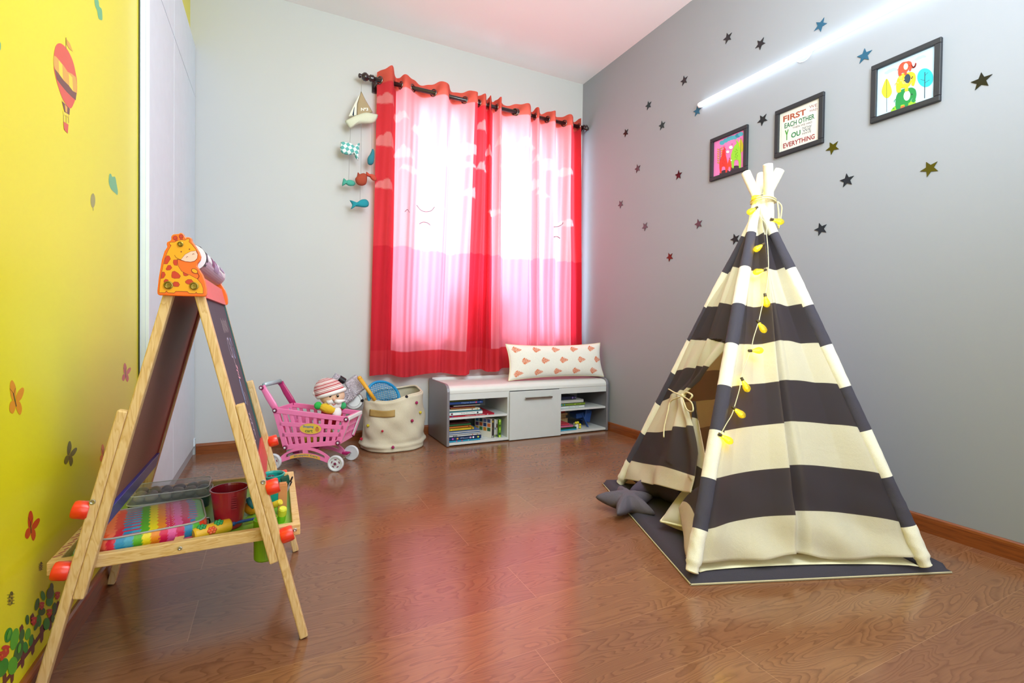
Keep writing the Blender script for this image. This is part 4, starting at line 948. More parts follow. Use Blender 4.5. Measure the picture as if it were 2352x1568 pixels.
# things in the cart
Dl = thing('plush_doll', 'plush doll with red striped knit hat and white beard sitting in the pink cart', 'plush toy', tuple(cp(-.12, .07, .16)))
sk = mat('plush_skin', 'f0c8a8', .9, kind='fabric', scale=400); wf_ = mat('white_plush', 'f2eeee', .95, kind='fabric', scale=300)
hc = on(763, 908, 1, 2.80)
right = unit(CU*.9+V(0, 0, -.05)); fwd = unit(V(.35, -.9, 0)); upv = V(0, 0, 1)
def hp(x, y, z_): return hc+V(.896, -.443, 0)*x+unit(V(-.443, -.896, 0))*y+upv*z_   # x to the viewer's right, y towards the room
HB = np.array([V(.896, -.443, 0), unit(V(-.443, -.896, 0)), upv])
MB(sk).ball(hc, (.066, .062, .056), HB, 32, 20).build('head', Dl, smooth=True)
def stripe(a, b): return lin('b5222c') if (b*15) % 1 < .5 else lin('f4efee')
tilt = np.array([HB[0]*.93+HB[2]*.36*-1*.3, HB[1], unit(HB[2]*.95-HB[0]*.30)]); tilt = np.array([unit(np.cross(tilt[1], tilt[2])), tilt[1], tilt[2]])
b = MB()
def hat(a, b_):
    th = PI*.56*b_; p_ = V(math.sin(th)*math.cos(2*PI*a), math.sin(th)*math.sin(2*PI*a), math.cos(th))
    k = 1+.04*math.sin(7*2*PI*a)*b_*.5
    return hp(-.012, 0, .022)+(p_*V(.078, .070, .074)*k)@tilt+HB[0]*(-.02)*(1-b_)
b.grid(hat, 48, 40, True, col=stripe); b.build('hat', Dl, attr_mat('knit_cloth', .95, bump=.3), smooth=True)
ring = [hp(-.004, 0, .012)+(V(math.cos(t)*.0715, math.sin(t)*.066, 0))@tilt for t in np.linspace(0, 2*PI, 33)]
MB(wf_).tube(ring, .0105, 10, caps=False).build('hat_trim', Dl, smooth=True)
MB(wf_).ball(hp(-.084, .02, .012), .0145, nu=16, nv=10).build('hat_pompom', Dl, smooth=True)
MB(wf_).ball(hp(.018, .030, -.045), (.050, .035, .030), HB, 24, 14, fn=lambda p: 1+.05*math.sin(p[0]*14)).build('beard', Dl, smooth=True)
MB(wf_).ball(hp(.040, .040, -.085), (.026, .024, .034), HB, 20, 12).build('beard_tip', Dl, smooth=True)
for sx_, ang in ((-1, -.35), (1, .2)):
    q = [hp(.034+sx_*.004, .064, -.020), hp(.034+sx_*.026, .060, -.026+ang*.01), hp(.034+sx_*.052, .045, -.018)]
    MB(wf_).tube(q, [.010, .012, .004], 12).build('moustache', Dl, smooth=True)
MB(mat('nose_skin', 'e8ac90', .9, kind='fabric')).ball(hp(.036, .069, -.010), .0085, nu=16, nv=10).build('nose', Dl, smooth=True)
for x_, s_ in ((.010, 1), (.052, .8)):
    e = MB(mat('eye_black', '1a1214', .15)).ball(hp(x_, .0585-.0*s_, .008), (.0085*s_, .004, .0115*s_), HB, 16, 10).build('eye', Dl, smooth=True)
    MB(white).ball(hp(x_+.002, .0628, .012), (.003, .0015, .0035), HB, 10, 6).build('eye_glint', e, smooth=True)
MB(mat('mouth_red', 'b8303c', .7)).tube([hp(.024, .066, -.036), hp(.034, .069, -.040), hp(.044, .066, -.035)], .0018, 8).build('mouth', Dl, smooth=True)
MB(mat('red_plush', 'b8242c', .95, kind='fabric', scale=300)).ball(hc+V(0, .02, -.115), (.058, .05, .062), HB, 24, 14).build('body', Dl, smooth=True)
MB(mat('striped_sleeve', 'c4485a', .95, kind='fabric')).tube([hp(.03, .02, -.075), hp(.062, .03, -.062)], [.018, .016], 14).build('arm', Dl, smooth=True)
MB(mat('green_plush', '3cae6c', .95, kind='fabric')).ball(hp(.072, .03, -.050), (.016, .014, .019), HB, 16, 10).build('mitten', Dl, smooth=True)
Pl = thing('plush_fruit', 'bumpy yellow plush fruit with a green tip hanging over the cart rim', 'plush toy', tuple(cp(-.11, .01, .31)))
f1, f2 = on(733, 932, 1, 2.76), on(775, 944, 1, 2.74); fd = unit(f2-f1); FB = np.array([fd, unit(np.cross((0, 0, 1), fd)), np.cross(fd, unit(np.cross((0, 0, 1), fd)))])
MB(mat('yellow_plush', 'e4b82c', .9, kind='fabric')).ball((f1+f2)/2+fd*.008, (.046, .024, .0255), FB, 36, 22, fn=lambda p: (1.0-.18*p[0])*(1+.07*math.sin(p[1]*13)*math.sin(p[2]*13+p[0]*15))).build('fruit', Pl, smooth=True)
MB(mat('leaf_green_plush', '2fb04c', .9, kind='fabric')).ball(f1-fd*.006, (.020, .017, .021), FB, 20, 12).build('green_tip', Pl, smooth=True)
for nm, px, py, r, c, l in (('toy_ball', 700, 1004, .017, 'd8d02c', 'yellow ball seen through the cart slots, left one'), ('toy_ball', 715, 1003, .017, 'f0e428', 'bright yellow ball at the bottom centre of the cart'), ('toy_ball', 730, 1001, .016, 'a8a83c', 'olive ball seen through the cart slots, right of the bright yellow ball'),
        ('toy_ball', 745, 1000, .017, '201c20', 'black ball low in the cart near its front end'), ('toy_ball', 757, 976, .017, 'c8a048', 'tan ball higher in the cart near its front end'), ('toy_ball', 685, 985, .018, 'c86078', 'pink ball in the cart near its rear end')):
    u0 = onpl(px, py, cp(0, .045, 0), CV); u0[2] = max(u0[2], .150) if True else u0[2]
    q = cp(float((u0-CP)@CU), .045, 0); z_ = .117+(.150-.117)*((float((u0-CP)@CU)+.281)/.289)+.0045+r
    o = MB(mat('ball_'+c, c, .35)).ball(V(q[0], q[1], z_ if py > 990 else z_+.033), r, nu=20, nv=12).build(nm, loc=(q[0], q[1], z_), smooth=True)
    tag(o, l, 'ball', 'toy balls in the cart')

# ================================================================== double-sided easel
Ea = thing('kids_easel', 'wooden double sided easel with giraffe shaped orange end panels beside the yellow wall', 'easel', (-.18, 1.55, 0))
EX, YN, YFr = -.18, 1.295, 1.800
def legbeam(b, p, q, w_, y0, y1):
    p3, q3 = V(p[0], (y0+y1)/2, p[1]), V(q[0], (y0+y1)/2, q[1]); d = q3-p3; b.obox((p3+q3)/2, d/2, (0, (y1-y0)/2, 0), unit(np.cross(d, (0, 1, 0)))*w_/2)
for yy in (YN, YFr):
    for s_ in (1, -1):
        X = lambda dx: EX+s_*dx
        b = MB(pine); legbeam(b, (X(.0265), .852), (X(.1827), .204), .0190, yy-.012, yy+.012); b.build('leg', Ea, bevel=.003)
        b = MB(pine); legbeam(b, (X(.1089), .592), (X(.2508), .003), .0190, yy-.012, yy+.012); b.build('leg_extension', Ea, bevel=.003)
        for h_, x_ in ((.384, .152), (.262, .184)):
            c = V(X(x_+.0135), yy, h_); n_ = V(s_*.97, 0, .23)
            kb = MB(mat('knob_red', 'ea3416', .3, coat=.4)).lathe([(.0165, 0), (.0185, .004), (.0185, .024), (.0165, .028), (.001, .028)], c, n_, 28).build('knob', Ea, smooth='a')
            MB(steel).tube([c-n_*.014, c+n_*.002], .003, 8).build('bolt', kb)
    yo = yy-.0125 if yy == YN else yy+.0125
for x_, z_ in ((-.3385, .405), (-.0215, .405)):
    MB(steel).lathe([(.0055, 0), (.0055, .0012), (.004, .0015), (.002, .0003)], V(x_, YN-.012, z_), (0, -1, 0), 14).build('bolt_head', Ea)
# giraffe panels
G = lambda x, y, h: on(340+x/6.532, 520+y/6.532, 1, 1.268)+V(0, -h, 0)
gout = [(140, 1015), (137, 960), (160, 760), (205, 500), (245, 370), (290, 300), (278, 270), (280, 235), (330, 212), (350, 195), (345, 150), (370, 118), (420, 112), (460, 108), (490, 90), (530, 105), (552, 145), (570, 165), (610, 155), (655, 175), (665, 220), (720, 300), (770, 380), (795, 450), (785, 505), (745, 555), (735, 590), (770, 640), (820, 720), (860, 820), (882, 930), (885, 1010), (868, 1050), (520, 1045), (170, 1030)]
pts = [G(x, y, 0) for x, y in gout]
def gpanel(y0, nrm, nm):
    vs = [V(p[0], y0, p[2]) for p in pts]+[V(p[0], y0+nrm*.012, p[2]) for p in pts]; n = len(pts)
    return MB(mat('easel_orange', 'f2680f', .35, coat=.3)).raw(vs, [tuple(range(n)), tuple(range(2*n-1, n-1, -1))]+[(i, (i+1) % n, n+(i+1) % n, n+i) for i in range(n)]).build(nm, Ea, bevel=.002)
gp = gpanel(1.268, 1, 'giraffe_panel'); gpanel(1.814, 1, 'giraffe_panel')
A = Art(G); BN, YL, RD_, PKC = mat('ink_giraffe_line', '7a2410', .4), mat('ink_giraffe_yellow', 'eaa00c', .4), mat('ink_giraffe_red', 'c4341a', .4), mat('ink_giraffe_pink', 'eec0b4', .4)
for rx, ry in ((36, 34),): A.ell(408, 172, rx, ry, BN); A.ell(497, 150, 34, 33, BN); A.ell(408, 172, 29, 27, RD_); A.ell(497, 150, 27, 26, RD_)
A.line([(420, 190), (428, 212)], 34, BN); A.line([(500, 170), (503, 205)], 34, BN); A.line([(420, 190), (428, 218)], 22, RD_); A.line([(500, 170), (503, 212)], 22, RD_)
bodyp = [(170, 990), (180, 860), (200, 720), (235, 560), (270, 440), (310, 350), (350, 285), (325, 262), (330, 240), (400, 236), (440, 215), (500, 203), (555, 208), (590, 188), (622, 192), (612, 232), (660, 275), (720, 350), (745, 420), (735, 480), (700, 515), (640, 528), (560, 520), (495, 500), (440, 485), (440, 540), (455, 600), (500, 670), (560, 705), (640, 735), (740, 790), (800, 860), (825, 930), (825, 1005), (740, 1003), (722, 980), (705, 1003), (620, 1000), (590, 972), (415, 968), (395, 993), (300, 990), (275, 962), (255, 990)]
A.line(bodyp, 11, BN, closed=True); A.poly(bodyp, YL)
for p_ in ([(282, 438), (318, 442), (338, 488), (320, 512), (290, 560), (242, 562), (262, 480)], [(215, 682), (245, 685), (262, 725), (235, 770), (197, 782), (205, 720)], [(385, 503), (438, 500), (440, 585), (395, 578), (378, 545)], [(270, 640), (300, 585), (335, 582), (360, 620), (330, 652), (285, 655)],
        [(355, 735), (365, 680), (400, 670), (450, 700), (488, 742), (470, 775), (400, 778), (360, 765)], [(525, 690), (560, 705), (605, 730), (570, 742), (540, 735)], [(240, 815), (265, 790), (300, 800), (312, 840), (270, 850), (245, 835)], [(375, 850), (400, 830), (450, 835), (475, 870), (455, 900), (400, 898), (378, 880)], [(562, 822), (600, 795), (650, 795), (682, 835), (655, 868), (600, 862), (568, 845)]):
    A.line(p_, 7, BN, closed=True); A.poly(p_, RD_)
mz = [(495, 498), (560, 420), (640, 378), (718, 366), (745, 420), (735, 480), (700, 515), (640, 530), (560, 522)]
A.line(mz, 8, BN, closed=True); A.poly(mz, PKC)
for x, y in ((500, 379), (623, 341)): A.ell(x, y, 10, 9, BN)
A.line([(576, 470), (585, 452), (602, 458)], 6, BN, 3); A.line([(668, 425), (680, 408), (697, 416)], 6, BN, 3); A.line([(400, 430), (430, 470), (495, 498)], 5, BN, 3)
A.ell(700, 668, 54, 34, BN, .5); A.ell(700, 668, 45, 26, YL, .5); A.line([(745, 700), (768, 745), (745, 785)], 9, BN, 4)
A.build('giraffe_print', gp)
for x, y, r in ((307, 880, .0085), (692, 893, .0085), (488, 265, .0055)):
    MB(mat('brass_screw', '8f7a3a', .3, 1)).lathe([(r, -.002), (r, .0012), (r*.75, .0018), (r*.6, .0006), (r*.25, .0004), (r*.2, -.0002), (.0004, -.0002)], G(x, y, .0022), (0, -1, 0), 20).build('screw', gp)
# boards
def board(s_, d0, z0, d1, z1, y0, y1, th, m, nm, off=0):
    p3, q3 = V(EX+s_*d0, (y0+y1)/2, z0), V(EX+s_*d1, (y0+y1)/2, z1); d = q3-p3; n_ = unit(np.cross(d, (0, 1, 0))); n_ = n_ if n_[0]*s_ > 0 else -n_
    return MB(m).obox((p3+q3)/2+n_*off, d/2, (0, (y1-y0)/2, 0), n_*th/2).build(nm, Ea, bevel=.0008), n_
dz = lambda z_: .0265+(.852-z_)*.241
yb0, yb1 = YN+.013, YFr-.013
cb, cn = board(1, dz(.836), .836, dz(.405), .405, yb0+.002, yb1-.016, .005, mat('chalkboard', '4a4450', .75), 'chalkboard', .004)
board(1, dz(.836), .836, dz(.405), .405, yb1-.016, yb1, .012, mat('dark_green_strip', '2f5a54', .5), 'chalkboard_trim', .004)
board(1, dz(.886), .886, dz(.836), .836, yb0, yb1, .016, mat('top_rail_pink', 'e85a58', .4), 'top_rail', .004)
hbm = mat('hardboard_brown', 'a06e5c', .55, kind='fabric', scale=300)
wb, _n = board(-1, dz(.868), .868, dz(.385), .385, yb0, yb1-.006, .004, hbm, 'whiteboard_back', 0)
board(-1, dz(.835), .835, dz(.385), .385, yb1-.006, yb1, .012, mat('red_strip', 'a8422f', .5), 'whiteboard_trim', 0)
board(-1, dz(.835)+.004, .835, dz(.385)+.004, .385, yb0, yb1, .002, mat('whiteboard_face', 'e8eaec', .2), 'whiteboard_face', .002)
tp = mat('tray_blue', '35389a', .35, coat=.3)
board(-1, dz(.385), .385, dz(.345), .345, yb0, yb1, .010, tp, 'blue_trough', -.004)
board(1, dz(.405), .405, dz(.335), .335, yb0, yb1, .012, mat('trough_red', 'dc4440', .4), 'red_trough', .006)
# chalk marks
c0 = V(EX+dz(.836), 0, .836); cdn = unit(V(dz(.405)-dz(.836), 0, .405-.836))
A = Art(lambda y, t, h: V(0, y-.055, 0)+c0+cdn*t+cn*(.0065+h)); CH = lambda c: mat('chalk_'+c, c, .95)
for i in range(5): A.line([(1.60+i*.032, .045+.008*(i % 2)), (1.605+i*.032, .085), (1.615+i*.032, .050)], .0045, CH('c2b4b4'), 3)
A.line([(1.64+.03*math.cos(t), .13+.028*math.sin(t)) for t in np.linspace(0, 6, 16)], .0045, CH('c0c0d8')); A.line([(1.72+.02*math.cos(t), .135+.03*math.sin(t)) for t in np.linspace(0, 6, 16)], .006, CH('a8b8e0'))
A.line([(1.66, .10), (1.665, .16), (1.672, .19)], .006, CH('dcd0d4')); random.seed(5)
for k in range(10): A.line([(1.655+random.random()*.04, .185+k*.004), (1.66+random.random()*.05, .19+k*.004)], .005, CH('f0b4c4'))
A.line([(1.655+.018*math.cos(t), .262+.036*math.sin(t)) for t in np.linspace(0, 6.2, 18)], .006, CH('a8b8e0')); A.line([(1.66+.01*math.cos(t), .26+.026*math.sin(t)) for t in np.linspace(0, 6.2, 14)], .006, CH('a0b4d8'))
A.line([(1.70, .27), (1.715, .29), (1.70, .31)], .0045, CH('d0c8cc'), 3)
for i, (y, t) in enumerate(((1.66, .33), (1.655, .345), (1.67, .36), (1.665, .38))): A.line([(y, t), (y+.02, t+.008), (y+.005, t+.018)], .0045, CH('e0c8e0'), 3)
A.line([(1.60, .30), (1.61, .35), (1.60, .39), (1.64, .41)], .004, CH('d0c0d0'), 4); A.line([(1.69, .33), (1.70, .37), (1.685, .41)], .004, CH('d0c0d0'), 4)
A.build('chalk_drawing', cb)
# paper roll
rl = MB(mat('roll_paper', 'ece8ee', .6)); y0, y1 = YN+.018, YFr-.002
rl.tube([(-.171, y0, .931), (-.171, y1, .931)], .030, 32).build('paper_roll', Ea, smooth=False)
A = Art(lambda y, t, h: V(-.171+(.0303+h)*math.sin(t), y, .931+(.0303+h)*math.cos(t))); PU = [mat('ink_'+c, c, .6) for c in ('cdbcd6', '7a4470', 'ab98ba')]
def rpatch(y0_, y1_, t0, t1, m, jag=.012):
    n = 10
    for k in range(n):
        ya, yb_ = y0_+(y1_-y0_)*k/n, y0_+(y1_-y0_)*(k+1)/n; j0 = .12*math.sin(k*5.1); j1 = .12*math.sin((k+1)*5.1)
        for q in range(5):
            ta, tb_ = t0+(t1-t0)*q/5, t0+(t1-t0)*(q+1)/5; u0 = j0 if q == 0 else 0; u1 = j1 if q == 0 else 0
            A.mb.use(m).poly([A.P(ya, ta+u0, A.h), A.P(yb_, ta+u1, A.h), A.P(yb_, tb_, A.h), A.P(ya, tb_, A.h)])
    A.h += .0002
rpatch(y0+.01, y1-.01, 1.75, 2.7, PU[0]); rpatch(y0+.12, y0+.26, 1.05, 1.75, PU[1]); rpatch(y0+.17, y0+.28, 1.3, 2.0, PU[2]); rpatch(y0+.32, y1-.03, 1.1, 1.4, PU[2]); rpatch(y0, y0+.03, -.4, 2.2, mat('ink_4a4a5c', '4a4a5c', .6))
A.build('roll_print', Ea)
MB(mat('roll_core', '3a3440', .6)).tube([(-.171, YN-.006, .931), (-.171, YFr+.008, .931)], .010, 14).build('roll_axle', Ea)
# lower tray
TX0, TX1, TY0, TY1 = -.420, .0615, YN+.015, YFr-.0
tz0, tz1 = .253, .281
for nm, q in (('tray_rail', (TX0, TX1, TY0, TY0+.018)), ('tray_rail', (TX0, TX1, TY1-.03, TY1-.012)), ('tray_rail', (TX0, TX0+.018, TY0+.018, TY1-.03)), ('tray_rail', (TX1-.018, TX1, TY0+.018, TY1-.03))):
    MB(pinex).box(q[0], q[1], q[2], q[3], tz0, tz1).build(nm, Ea, bevel=.002)
MB(pinex).box(-.205, -.187, TY0+.018, TY1-.03, tz0+.002, tz1-.001).build('tray_divider', Ea, bevel=.001)
MB(mat('tray_floor_green', '8fc43a', .4)).box(TX0+.018, TX1-.018, TY0+.018, TY1-.03, tz0+.002, tz0+.006).build('tray_floor', Ea)
A = Art(lambda x, y, h: V(TX0+.001+x, y, tz1+h))
for k in range(26): A.line([(.002+.004*(k % 3), 1.335+k*.017), (.014, 1.345+k*.017)], .0035, mat('ink_b04860', 'b04860', .6))
A.build('tray_scribble', Ea)
for x_ in (TX0+.012, -.19, TX1-.012): MB(steel).lathe([(.0045, 0), (.0045, .001), (.003, .0015), (.0015, .0003)], V(x_, TY0, .267), (0, -1, 0), 12).build('bolt_head', Ea)

# ---- things on the tray
tf = tz0+.0062
PC = thing('pencil_case', 'striped multicoloured padded pencil case lying in the easel tray', 'pencil case', (-.27, 1.43, tf))
casec = [lin(c)[:3] for c in ('e8401c', 'ea6a50', 'd82840', '2c8cb8', '4aa0c0', '5cae28', 'f0d820', 'ee8c1c', 'd81c50', 'e05aa0', 'c81c58', '2c80b4', '58ac2c')]
def case_col(a, b_, top=True):
    k = a*13+.10*math.sin(b_*60); i = int(max(0, min(12, k))); c = casec[i]
    if i in (3, 4, 11) and math.sin(b_*70) > .55: c = casec[2]
    if i == 8 and math.sin(a*300)*math.sin(b_*120) > .8: c = lin('f4e8f0')[:3]
    return c
# outline of the case on the tray, rounded rectangle
def rrect(w_, h_, r, n=8):
    out = []
    for cx, cy, a0 in ((w_-r, h_-r, 0), (-w_+r, h_-r, PI/2), (-w_+r, -h_+r, PI), (w_-r, -h_+r, 3*PI/2)):
        out += [(cx+r*math.cos(a0+PI/2*k/n), cy+r*math.sin(a0+PI/2*k/n)) for k in range(n+1)]
    return out
cc = V(-.262, 1.440, 0); cu_ = unit(V(.985, .17, 0)); cw_ = unit(V(-.17, .985, 0)); cW, cH = .103, .098
def resample(o, n):
    o = np.array(o+[o[0]]); L_ = np.r_[0, np.cumsum(np.hypot(*np.diff(o, axis=0).T))]; t = np.linspace(0, L_[-1], n+1)[:-1]
    return list(zip(np.interp(t, L_, o[:, 0]), np.interp(t, L_, o[:, 1])))
outl = resample(rrect(cW, cH, .035, 8), 60); NO = len(outl)
FO = [lerp(outl[k//6], outl[(k//6+1) % NO], (k % 6)/6) for k in range(NO*6)]
def case_band(z0, z1, bulge, name, m, colf=None):
    b = MB()
    def fn(a, b_):
        i = int(round(a*NO*6)) % (NO*6); x, y = FO[i]; k = 1+bulge*math.sin(PI*b_); return cc+cu_*x*k+cw_*y*k+V(0, 0, z0+(z1-z0)*b_)
    b.grid(fn, NO*6, 9, True, col=colf); return b.build(name, PC, m, smooth=True)
cm = attr_mat('case_vinyl', .35, bump=.1)
case_band(tf+.014, tf+.044, .035, 'case_side', cm, lambda a, b_: case_col((a*3.7+.1) % 1, b_*.35))
case_band(tf, tf+.014, .03, 'case_base', mat('case_maroon', '8e1c3c', .4))
b = MB()
def topf(a, b_):
    t = 2*PI*a; i = int(round(a*NO)) % NO; x, y = outl[i]; return cc+cu_*x*b_+cw_*y*b_+V(0, 0, tf+.044+.007*(1-b_**3)+.0015*math.sin(t*3)*b_)
def topc(a, b_):
    i = int(round(a*NO)) % NO; x, y = outl[i]; x, y = x*b_, y*b_; return case_col((x+cW)/(2*cW), (y+cH)/(2*cH)*.8)
def topg(a, b_): x, y = (2*a-1)*cW, (2*b_-1)*cH; r = .035; return x, y
g_n = 170
def tg(a, b_):
    x, y = (2*a-1), (2*b_-1)
    # squash the square's corners on to the rounded outline
    m_ = max(abs(x), abs(y)); 
    if m_ > 1e-6:
        ex = math.hypot(max(0, abs(x)*cW-(cW-.035)*m_), max(0, abs(y)*cH-(cH-.035)*m_)); 
        if ex > .035*m_ and m_ > 0: q = 1-(ex-.035*m_)/math.hypot(cW, cH)*1.0; x *= q; y *= q
    return cc+cu_*x*cW+cw_*y*cH+V(0, 0, tf+.044+.008*(1-m_**3))
b.grid(tg, g_n, g_n, col=lambda a, b_: case_col(a, b_)); b.build('case_lid', PC, cm, smooth=True)
MB(mat('case_piping', 'a8a4a0', .5)).tube([cc+cu_*x+cw_*y+V(0, 0, tf+.045) for x, y in outl+[outl[0]]], .0022, 8, caps=False).build('piping', PC, smooth=True)
MB(mat('zip_pink', 'b0305c', .5)).tube([cc+cu_*x*1.028+cw_*y*1.028+V(0, 0, tf+.013) for x, y in outl+[outl[0]]], .0025, 8, caps=False).build('zip', PC, smooth=True)
zp = cc+cu_*(cW+.005)+cw_*.0+V(0, 0, tf+.016)
MB(steel).obox(zp+V(.003, 0, 0), (.004, 0, 0), (0, .003, 0), (0, 0, .002)).build('zip_slider', PC)
MB(black).tube([zp+V(.006, 0, 0), zp+V(.009, -.002, -.008), zp+V(.008, 0, -.014)], .0018, 6).build('zip_pull', PC)
SB = thing('clear_stone_box', 'clear plastic box of dark and beige stones beyond the pencil case', 'box', (-.26, 1.66, tf))
sc_ = V(-.258, 1.652, 0); su, sv = unit(V(1, .03, 0)), unit(V(-.03, 1, 0)); so = rrect(.094, .062, .022, 6)
b = MB(mat('box_base_dark', '2a4a4a', .35)); n = len(so)
for (k0, z0), (k1, z1) in (((.98, tf), (1.0, tf+.030)),):
    vs = [sc_+su*x*k0+sv*y*k0+V(0, 0, z0) for x, y in so]+[sc_+su*x*k1+sv*y*k1+V(0, 0, z1) for x, y in so]
    b.raw(vs, [tuple(range(n-1, -1, -1)), tuple(range(n, 2*n))]+[(i, (i+1) % n, n+(i+1) % n, n+i) for i in range(n)])
b.build('box_base', SB)
b = MB(); vs = []
for k_, z_ in ((1.02, tf+.031), (1.02, tf+.050), (.97, tf+.056)): vs += [sc_+su*x*k_+sv*y*k_+V(0, 0, z_) for x, y in so]
b.raw(vs, [tuple(range(2*n, 3*n))]+[(r_*n+i, r_*n+(i+1) % n, (r_+1)*n+(i+1) % n, (r_+1)*n+i) for r_ in range(2) for i in range(n)])
b.build('clear_lid', SB, clear_mat('clear_plastic', 'f0f4f4', .78, .08))
MB(mat('lid_edge', 'd8dcdc', .2)).tube([sc_+su*x*1.02+sv*y*1.02+V(0, 0, tf+.0315) for x, y in so+[so[0]]], .0016, 6, caps=False).tube([sc_+su*x*.98+sv*y*.98+V(0, 0, tf+.0555) for x, y in so+[so[0]]], .0012, 6, caps=False).build('lid_edge', SB)
random.seed(11)
for i in range(6):
    for j in range(3):
        c = random.choice(['4a5358', '6a6a64', '8a7f6c', '9a9484', '3a444c', 'a89a80']); x = -.072+i*.029+random.uniform(-.004, .004); y = -.036+j*.036+random.uniform(-.004, .004)
        MB(mat('stone_'+c, c, .35, kind='fabric', scale=30)).ball(sc_+su*x+sv*y+V(0, 0, tf+.041), (.0135, .0155, .0095), np.array([unit(V(math.cos(i*2+j), math.sin(i*2+j), 0)), unit(V(-math.sin(i*2+j), math.cos(i*2+j), 0)), V(0, 0, 1)]), 16, 10, fn=lambda p: 1+.07*math.sin(p[0]*4+i)).build('stone', SB, smooth=True)
def cup(cx, cy, z0, h, rb_, rt_, col, label, tip=(0, 0, 1), col2=None, nm='plastic_cup', handle=None):
    T = thing(nm, label, 'cup', (cx, cy, z0)); m = mat('cup_'+col, col, .3, coat=.3)
    pr = [(rb_*.9, 0), (rb_, .004), (rb_+(rt_-rb_)*.5, h*.5), (rt_, h), (rt_+.0025, h), (rt_+.0025, h+.003), (rt_-.001, h+.003), (rt_-.003, h*.98), (rb_+(rt_-rb_)*.5-.003, h*.5), (rb_-.003, .008), (.001, .006)]
    MB(m).lathe(pr, (cx, cy, z0), tip, 40, caps=False).raw(*([], [])).build('cup_wall', T, smooth=False, bevel=0)
    MB(m).lathe([(.001, 0), (rb_*.9, 0), (rb_*.9, .003), (.001, .003)], (cx, cy, z0), tip, 30).build('cup_bottom', T)
    return T
RC = cup(-.1005, 1.420, tf, .098, .030, .0415, 'a01c34', 'large red plastic cup standing in the easel tray', tip=(-.0, .0, 1))
b = MB(mat('cup_grip', '8e1830', .35))
for k in range(6): b.obox(V(-.088, 1.420-.0395, tf+.058+k*.0055), (.006, 0, 0), (0, .0012, 0), (0, 0, .0015))
b.build('grip_ridges', RC)
cup(-.002, 1.545, tf, .086, .030, .0305, '18a496', 'teal plastic cup standing behind the near right leg of the easel')
GC = thing('hanging_cup', 'lime green cup sunk through the hole in the easel tray', 'cup', (-.012, 1.372, .184))
gm_ = mat('cup_lime', '7fb422', .3, coat=.3)
MB(gm_).lathe([(.001, 0), (.024, 0), (.0265, .004), (.0275, .095), (.0275, .103), (.0255, .103), (.0245, .01), (.001, .01)], (-.017, 1.368, .184), (0, 0, 1), 36, caps=False).build('cup_wall', GC)
# brushes and markers in the teal cup and beside it
def pen(a, b_, r, c1, label, nm='marker_pen', c2=None, tip=None, capk=.35, cat='pen'):
    T = thing(nm, label, cat, tuple(a), None); a, b_ = V(a), V(b_); d = b_-a
    MB(mat('pen_'+c1, c1, .35)).tube([a, a+d*(1-capk)], r, 12).build('barrel', T)
    MB(mat('pen_'+(c2 or c1), c2 or c1, .35)).tube([a+d*(1-capk), b_-d*.03, b_], [r*1.12, r*1.12, r*.8], 12).build('pen_cap' if nm == 'marker_pen' else 'bristles', T)
for (px, py, by, r, c1, c2, l) in ((612, 1100, 1.53, .0058, '28b03c', '141a18', 'green marker with a black cap in the teal cup'), (622, 1091, 1.525, .0078, '1c4ca0', '3a1c28', 'fat blue marker with a dark brown top in the teal cup'), (634, 1096, 1.528, .0068, '16181c', '16181c', 'black marker leaning between the blue and red ones'),
        (642, 1094, 1.535, .0055, 'e02c20', 'e02c20', 'red marker in the teal cup'), (650, 1092, 1.54, .0045, '1a1c1e', '101214', 'thin black pen behind the dark green block'), (612, 1112, 1.515, .0028, 'd0dce0', 'd0dce0', 'thin pale straw at the left edge of the teal cup')):
    q = on(px, py, 1, by); a_ = V(-.002+(q[0]+.002)*.45, by, tf+.004); pen(a_, q, r, c1, l, c2=c2)
for px, py, l in ((672, 1094, 'paint brush with a dark tip pointing right, the upper one'), (670, 1105, 'paint brush with a dark tip pointing right, the lower one')):
    q = on(px, py, 1, 1.50); pen(V(.018, 1.50, tf+.006+(.0 if py < 1100 else .004)), q, .0022, '9a9a98', l, nm='paint_brush', c2='241c18', capk=.18, cat='brush')
DG = MB(mat('dark_green_sponge', '14503c', .7)).obox(on(656, 1106, 1, 1.512), (.011, 0, .003), (0, .006, 0), (-.003, 0, .016)).build('green_eraser', loc=on(656, 1110, 1, 1.505), bevel=.003)
tag(DG, 'dark green block standing among the pens', 'eraser')
CB = thing('orange_card_box', 'small brown orange paper box behind the upper right red knob', 'box', (.022, 1.45, tf))
cmx = mat('card_orange', 'c8864c', .6); q1, q2 = on(650, 1112, 1, 1.46), on(647, 1150, 1, 1.46)
MB(cmx).obox((q1+V(q1[0]-.002, 1.46, tf))/2*V(1, 1, 1), (.011, 0, 0), (0, .010, 0), V((q1[0]-(q1[0]-.002))/2, 0, (q1[2]-tf)/2)).build('box_body', CB, bevel=.001)
MB(cmx).obox(q1+V(0, 0, .002), (.009, 0, 0), (0, .008, 0), (0, 0, .003)).build('box_flap', CB, bevel=.001)
def felt(px, py, px2, py2, r, c1, c2, l, y=1.40):
    T = thing('felt_pen', l, 'pen', tuple(on(px2, py2, 1, y))); a_, b_ = on(px2, py2, 1, y), on(px, py, 1, y-.015); d = b_-a_
    MB(mat('pen_'+c1, c1, .35)).tube([a_, a_+d*.55], r, 16).build('barrel', T)
    MB(mat('pen_'+c2, c2, .35)).tube([a_+d*.55, b_-d*.08, b_], [r, r, r*.8], 16).build('pen_cap', T)
felt(650, 1166, 644, 1200, .0105, '86cc28', 'd8d83c', 'lime felt pen with a yellow cap standing at the tray corner')
